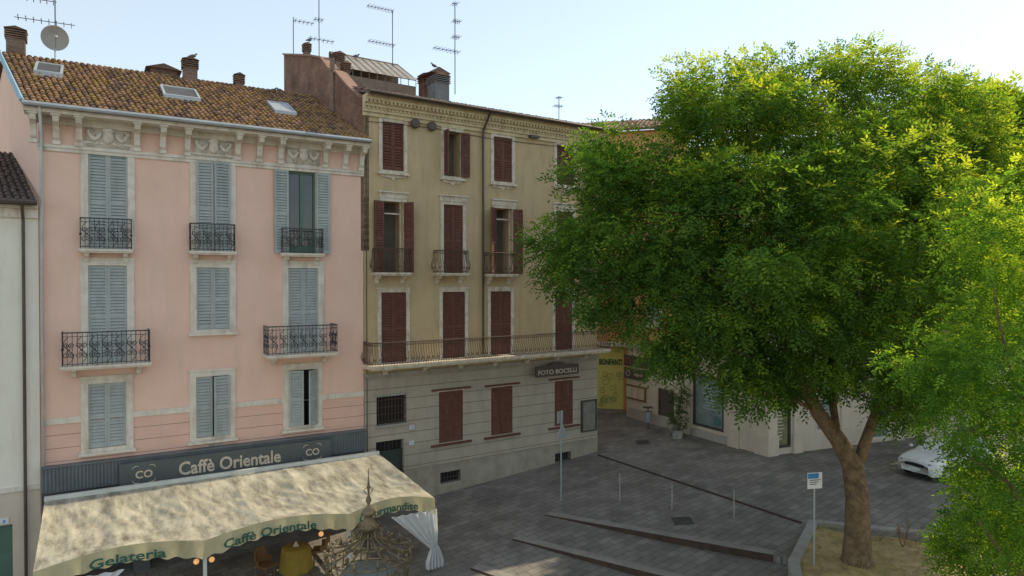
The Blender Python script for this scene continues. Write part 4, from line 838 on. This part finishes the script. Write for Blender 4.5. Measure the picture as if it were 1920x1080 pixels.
# ================= car
cp=onz(1775,888,.62); cp=(cp[0],cp[1],G(cp[0],cp[1])); ca=math.atan2(-.42,-.90); cf=Fr(cp[0],cp[1],ca); car=thing('parked_car','white hatchback car parked behind the large trunk','car',cp,ca)
st=[(2.1,.6,.3,.6,.66,.45),(2.02,.78,.22,.72,.80,.6),(1.6,.87,.2,.84,.94,.66),(1.1,.89,.2,.93,1.03,.66),(.35,.9,.2,.97,1.46,.6),(-.6,.9,.2,1.0,1.52,.6),(-1.55,.89,.2,1.02,1.46,.58),(-1.98,.86,.24,1.02,1.14,.62),(-2.1,.78,.3,.8,.92,.6)]
def cont(x,w,zb_,bl,zr_,rw): return [(x,w*.92,zb_),(x,w,zb_+.14),(x,w*1.01,(zb_+bl)/2),(x,w,bl-.12),(x,w*.96,bl),(x,rw+.04,zr_-.05),(x,rw-.12,zr_),(x,rw*.4,zr_+.018),(x,0,zr_+.022)]
q=MB(cf); q.map=lambda p:(p[0],p[1],p[2]+cp[2]); vs=[]
for s_ in st: c=cont(*s_); vs+=c+[(x,-y,z) for x,y,z in c[::-1][1:]]
k=17; q.add(vs,[(i*k+j,i*k+j+1,(i+1)*k+j+1,(i+1)*k+j) for i in range(len(st)-1) for j in range(k-1)]+[tuple(range(k)),tuple(range((len(st)-1)*k,len(st)*k))]); q.build('body',carw,car,True)
def cglass(name,qd):
    q=MB(cf)
    P_=[np.array((a,b,c+cp[2])) for a,b,c in qd]; m=sum(P_)/4; nn=np.cross(P_[1]-P_[0],P_[3]-P_[0]); nn/=np.linalg.norm(nn)
    if np.dot(nn,m-np.array((0,0,.7+cp[2])))<0: nn=-nn
    q.add([tuple(m+(p-m)*.9+nn*.014) for p in P_],[(0,1,2,3)]); q.build(name,glass,car)
c3,c4,c5,c6,c7=[cont(*st[i]) for i in (3,4,5,6,7)]
mir=lambda p:(p[0],-p[1],p[2])
cglass('windscreen',(c3[5],mir(c3[5]),mir(c4[5]),c4[5])); cglass('rear_window',(c6[5],mir(c6[5]),mir(c7[5]),c7[5]))
for f in (lambda p:p,mir):
    for a,b in ((c3,c4),(c4,c5),(c5,c6)): cglass('side_window',(f(a[4]),f(b[4]),f(b[5]),f(a[5])))
for x in (1.3,-1.32):
    for sg_ in (-1,1):
        q=MB(cf); q.map=lambda p:(x+p[0],sg_*(.80)+p[2]*sg_,.32+p[1]+cp[2]); q.lathe([(.2,-.1),(.31,-.09),(.33,0),(.33,.07),(.31,.11),(.22,.115),(.21,.1)],0,0,20); wl=q.build('wheel',rubber,car,True)
        q=MB(cf); q.map=lambda p:(x+p[0],sg_*(.80)+p[2]*sg_,.32+p[1]+cp[2]); q.lathe([(.2,.1),(.2,.118),(.05,.125)],0,0,10,lambda a:1-.1*(sin(a*5)>0)); q.build('rim',zinc,wl)
for sg_ in (-1,1):
    q=MB(cf); q.ball((1.98,sg_*.58,.68+cp[2]),.15,8,(.6,1,.6)); q.build('headlight',zinc,car,True); q=MB(cf); q.ball((.85,sg_*1.0,1.05+cp[2]),.1,8,(.6,1,.7)); q.build('mirror',carw,car,True)
one(cf,'number_plate',white,car,2.06,2.13,-.26,.26,.4+cp[2],.5+cp[2]); one(cf,'grille',rubber,car,2.02,2.12,-.4,.4,.54+cp[2],.64+cp[2])
# ================= street furniture
for (x,yt,yb),l in zip(((1162,888,940),(1260,906,955),(1376,918,972)),('slim metal bollard nearest the olive house','middle slim metal bollard in the square','slim metal bollard nearest the tree bed')):
    z=.2
    for _ in range(4): p=onz(x,yb,z); z=G(p[0],p[1])
    h=(yb-yt)/1280*p[1]; q=MB(); q.lathe([(.03,z-.02),(.025,z+.02),(.023,z+h),(.017,z+h+.01)],p[0],p[1],10); b=solo(q,'bollard',conc,l,'bollard','slim bollards in the square',True); recenter(b,p)
p=onz(1052,935,.1); p=(p[0],p[1],G(p[0],p[1])); t=thing('road_sign','triangular road sign on a pole in front of the olive house, seen from behind','road sign',p); zt_=at(1052,770,p[1])[2]
q=MB(); q.tube([p,(p[0],p[1],zt_)],.03,8); q.build('pole',zinc,t)
f=Fr(p[0],p[1],radians(52)); zc=at(1052,808,p[1])[2]; q=MB(f); q.prism([(-.38,zc-.3),(.38,zc-.3),(0,zc+.35)],-.06,-.04,'y'); q.build('triangle_plate',zinc,t)
q=MB(f); q.prism([(-.2,zt_-.5),(.2,zt_-.5),(.2,zt_-.02),(-.2,zt_-.02)],.04,.06,'y'); q.build('plate',zinc,t)
p=onz(1526,1057,.45); p=(p[0],p[1],.38); t=thing('info_sign','white and blue parking sign on a grey pole left of the big trunk','sign',p); za=at(1526,887,p[1])[2]; zb2=at(1526,915,p[1])[2]
q=MB(); q.tube([p,(p[0],p[1],za)],.03,8); q.build('pole',zinc,t); f=Fr(p[0],p[1],radians(12)); pl=one(f,'panel',white,t,-.26,.22,-.06,-.035,zb2,za+.03)
one(f,'header',blue,pl,-.25,.1,-.066,-.0605,za-.14,za+.01)
for i in range(3): one(f,'text_line',signgrey,pl,-.2,.16-.06*i,-.065,-.0605,za-.2-i*.06,za-.175-i*.06)
p=onz(1803,905,.5); p=(p[0],p[1],G(p[0],p[1])); t=thing('parking_meter','slim black post standing in front of the white car','post',p); q=MB(); q.tube([p,(p[0],p[1],p[2]+2.1)],.05,8); q.build('pole',iron,t); one(W0,'head',iron,t,p[0]-.14,p[0]+.14,p[1]-.08,p[1]+.08,p[2]+1.7,p[2]+2.3)
for px,py,l in ((1280,968,'dark manhole cover between the bollards'),(1205,838,'dark manhole cover near the lane')):
    p=onz(px,py,.3); z=G(p[0],p[1]); q=MB(); w=.35
    v=[(p[0]+a*w,p[1]+b*w,G(p[0]+a*w,p[1]+b*w)+.012) for a,b in ((-1,-1),(1,-1),(1,1),(-1,1))]; q.quad(*v)
    for k in range(5):
        a=-.8+k*.4; q.add([(p[0]+a*w,p[1]-w*.9,G(p[0]+a*w,p[1]-w)+.02),(p[0]+(a+.12)*w,p[1]-w*.9,G(p[0]+a*w,p[1]-w)+.02),(p[0]+(a+.12)*w,p[1]+w*.9,G(p[0]+a*w,p[1]+w)+.02),(p[0]+a*w,p[1]+w*.9,G(p[0]+a*w,p[1]+w)+.02)],[(0,1,2,3)])
    recenter(solo(q,'manhole_cover',iron,l,'manhole cover','manhole covers'),(p[0],p[1],z))
# ================= iron pavilion
px0,Yp=690,18.3; X0=(px0-960)/1280*Yp; gz=G(X0,Yp); zy=lambda py:at(px0,py,Yp)[2]
pv=thing('iron_pavilion','ornate bronze pavilion with spire and scrollwork in front of the awning','pavilion',(X0,Yp,gz))
q=MB(); q.lathe([(.008,zy(878)),(.02,zy(900)),(.045,zy(915)),(.02,zy(918)),(.03,zy(928)),(.08,zy(938)),(.03,zy(946)),(.06,zy(950)),(.18,zy(958)),(.21,zy(962)),(.10,zy(966)),(.12,zy(974)),(.25,zy(984)),(.27,zy(988)),(.12,zy(994)),(.13,zy(1004))],X0,Yp,14)
for k in range(4):
    a=k*pi/2+.4; q.tube([(X0,Yp,zy(912)),(X0+.13*cos(a),Yp+.13*sin(a),zy(918)),(X0+.05*cos(a),Yp+.05*sin(a),zy(926))],.012,4)
q.build('spire',bronze,pv,True)
q=MB()
for k in range(12):
    a=2*pi*k/12+.15; c,s=cos(a),sin(a); mp=lambda r,z:(X0+r*c,Yp+r*s,z)
    q.tube([mp(.12,zy(996)),mp(.22,zy(1008)),mp(.4,zy(1020)),mp(.66,zy(1030)),mp(.95,zy(1036)),mp(1.14,zy(1038))],.026,6)
    spiral(q,.32,zy(1000),.09,mp,1.6,1,0,.017); spiral(q,.62,zy(1018),.09,mp,1.6,-1,0,.017); spiral(q,.98,zy(1026),.09,mp,1.5,1,0,.017); spiral(q,1.12,zy(1052),.10,mp,1.5,-1,0,.018)
    q.ball(mp(1.16,zy(1030)),.045,6); q.ball(mp(.28,zy(982)),.03,6)
    b=a+pi/12; mq=lambda r,z,b=b:(X0+r*cos(b),Yp+r*sin(b),z); q.tube([mq(1.12,zy(1040)),mq(1.14,zy(1030)),mq(1.12,zy(1020))],[.03,.05,.006],6); q.tube([mq(1.1,zy(1040)),mq(1.02,zy(1058)),mq(1.06,zy(1078))],.018,4)
q.build('rib',bronze,pv,True)
q=MB()
for r,py in ((.22,1004),(.5,1022),(1.14,1039),(1.1,1058),(1.06,1078)): q.tube([(X0+r*cos(2*pi*k/36),Yp+r*sin(2*pi*k/36),zy(py)) for k in range(37)],.024,6,False)
q.build('ring',bronze,pv,True)
q=MB(); q.lathe([(.02,zy(1056)),(.4,zy(1060)),(.7,zy(1070)),(.85,zy(1084))],X0,Yp,24); q.build('inner_dome',M('dull_green_glass',(.20,.22,.21),(.11,.125,.12),rough=.35),pv,True)
for k in range(6):
    a=2*pi*k/6+.3; q=MB(); x,y=X0+1.0*cos(a),Yp+1.0*sin(a); q.lathe([(.1,gz),(.1,gz+.2),(.045,gz+.3),(.04,gz+1.2),(.07,gz+1.3),(.045,zy(1070))],x,y,10); q.build('column',bronze,pv,True)
q=MB(); q.lathe([(1.3,gz-.1),(1.3,gz+.12),(1.15,gz+.14),(.02,gz+.14)],X0,Yp,28); q.build('base',conc,pv)
# ================= antennas & birds
def antenna(fr,px,yt,yb,y,label,arms):
    s,z1=fr.pix(px,yt,y); _,z0=fr.pix(px,yb,y); t=thing('television_antenna',label,'antenna',fr.w((s,y,z0)),fr.a,'rooftop television antennas')
    q=MB(fr); q.tube([(s,y,z0-.3),(s,y,z1)],.022,5); q.build('mast',iron,t)
    for py,dx0,dx1,n in arms:
        q=MB(fr); _,z=fr.pix(px,py,y); sc=.026
        q.tube([(s+dx0*sc,y,z),(s+dx1*sc,y,z+.05)],.015,4)
        for i in range(n): x=s+(dx0+(dx1-dx0)*(i+.5)/n)*sc; q.tube([(x,y-.3,z+.02),(x,y+.3,z+.02)],.01,4); q.tube([(x,y,z-.1),(x,y,z+.12)],.01,4)
        q.build('aerial',iron,t)
antenna(P,103,-15,104,6.2,'antenna above the satellite dish on the pink roof',[(6,-55,2,7),(44,-50,25,8)])
antenna(O,550,32,190,9.,'antenna with short top arm at the back of the brick wall',[(38,0,40,5)])
antenna(O,598,-20,185,6.,'tallest antenna rising beside the brick wall',[(38,-10,8,3),(75,-20,28,6)])
antenna(O,736,20,125,6.,'antenna with two long arms above the glazed attic roof',[(22,-52,2,8),(86,-50,5,8)])
antenna(O,853,5,165,3.,'antenna behind the tiled chimney on the olive roof',[(8,-6,6,3),(40,-5,12,4),(70,-6,10,4),(98,-45,10,7)])
antenna(O,1048,180,216,5.,'small antenna near the right end of the olive roof',[(184,-8,8,3),(200,-14,10,4)])
s,z=P.pix(103,73,6.); t=thing('satellite_dish','round grey satellite dish on the pink roof beside the brick chimney','satellite dish',P.w((s,6.,z-.4)),P.a)
q=MB(P); q.map=lambda p:(s+p[0]*.95+p[2]*.2,5.9-p[2],z+p[1]); q.lathe([(.01,-.12),(.25,-.09),(.42,-.02),(.48,.03),(.49,.03),(.43,-.04),(.01,-.14)],0,0,24); q.build('dish',conc,t,True)
q=MB(P); q.tube([(s,6.05,z-.9),(s,6.05,z+.1)],.03,6); q.tube([(s,6.05,z-.4),(s+.05,5.4,z-.1)],.015,5); q.ball((s+.05,5.4,z-.08),.06,6); q.build('mount',zinc,t)
def bird(fr,px,py,y,l,rot=0):
    s,z=fr.pix(px,py,y); w=fr.w((s,y,z)); f=Fr(w[0],w[1],fr.a+rot); q=MB(f)
    q.tube([(-.2,0,z-.03),(-.12,0,z),(-.03,0,z+.02),(.06,0,z+.04),(.1,0,z+.09),(.115,0,z+.125),(.15,0,z+.125),(.18,0,z+.115)],[.02,.035,.07,.065,.035,.035,.028,.004],8); q.tube([(0,.02,z-.1),(0,.02,z)],.006,4); q.tube([(0,-.02,z-.1),(0,-.02,z)],.006,4)
    recenter(solo(q,'pigeon',signgrey,l,'pigeon','pigeons on the roofs',True),(w[0],w[1],z-.1))
bird(P,362,106,5.6,'pigeon on top of the middle brick chimney of the pink roof'); bird(P,512,170,5.9,'pigeon on the pink roof ridge left of the brick wall'); bird(P,524,170,5.9,'pigeon on the pink roof ridge nearest the brick wall',2.5)
bird(O,580,76,9.2,'pigeon on the small chimney beside the tall antennas'); bird(O,668,106,6.,'pigeon on the left end of the glazed attic roof'); bird(O,814,124,2.6,'pigeon on the tiled chimney cap of the olive roof',3)
# ================= light, camera
w=bpy.data.worlds.new('World'); bpy.context.scene.world=w; w.use_nodes=True; nt=w.node_tree; bg=nt.nodes['Background']
az=pi/2-SA
sky=nt.nodes.new('ShaderNodeTexSky'); sky.sky_type='NISHITA'; sky.sun_disc=False; sky.sun_elevation=EL; sky.sun_rotation=az; sky.air_density=1.; sky.dust_density=.2; sky.ozone_density=1.
sky_lift=nt.nodes.new('ShaderNodeMix'); sky_lift.data_type='RGBA'; sky_lift.blend_type='ADD'; sky_lift.inputs[0].default_value=1.; sky_lift.inputs[7].default_value=(2.75,2.75,2.2,1)  # flat colour added over the whole sky to brighten its fill light
nt.links.new(sky.outputs[0],sky_lift.inputs[6]); nt.links.new(sky_lift.outputs[2],bg.inputs[0]); bg.inputs[1].default_value=.15
sl=bpy.data.lights.new('sun','SUN'); sl.energy=5.; sl.angle=radians(.5); sl.color=(1,.87,.63); so=bpy.data.objects.new('sun',sl); C.objects.link(so)
from mathutils import Vector
so.rotation_euler=(-Vector(SUN)).to_track_quat('-Z','Y').to_euler(); so.location=(20,20,40)
cam=bpy.data.cameras.new('camera'); cam.lens=24; cam.sensor_width=36; cam.clip_end=2000; co_=bpy.data.objects.new('camera',cam); C.objects.link(co_); co_.location=(0,0,H); co_.rotation_euler=(pi/2-PT,0,0)
sc=bpy.context.scene; sc.camera=co_; sc.view_settings.view_transform='Standard'; sc.view_settings.look='None'; sc.view_settings.exposure=0
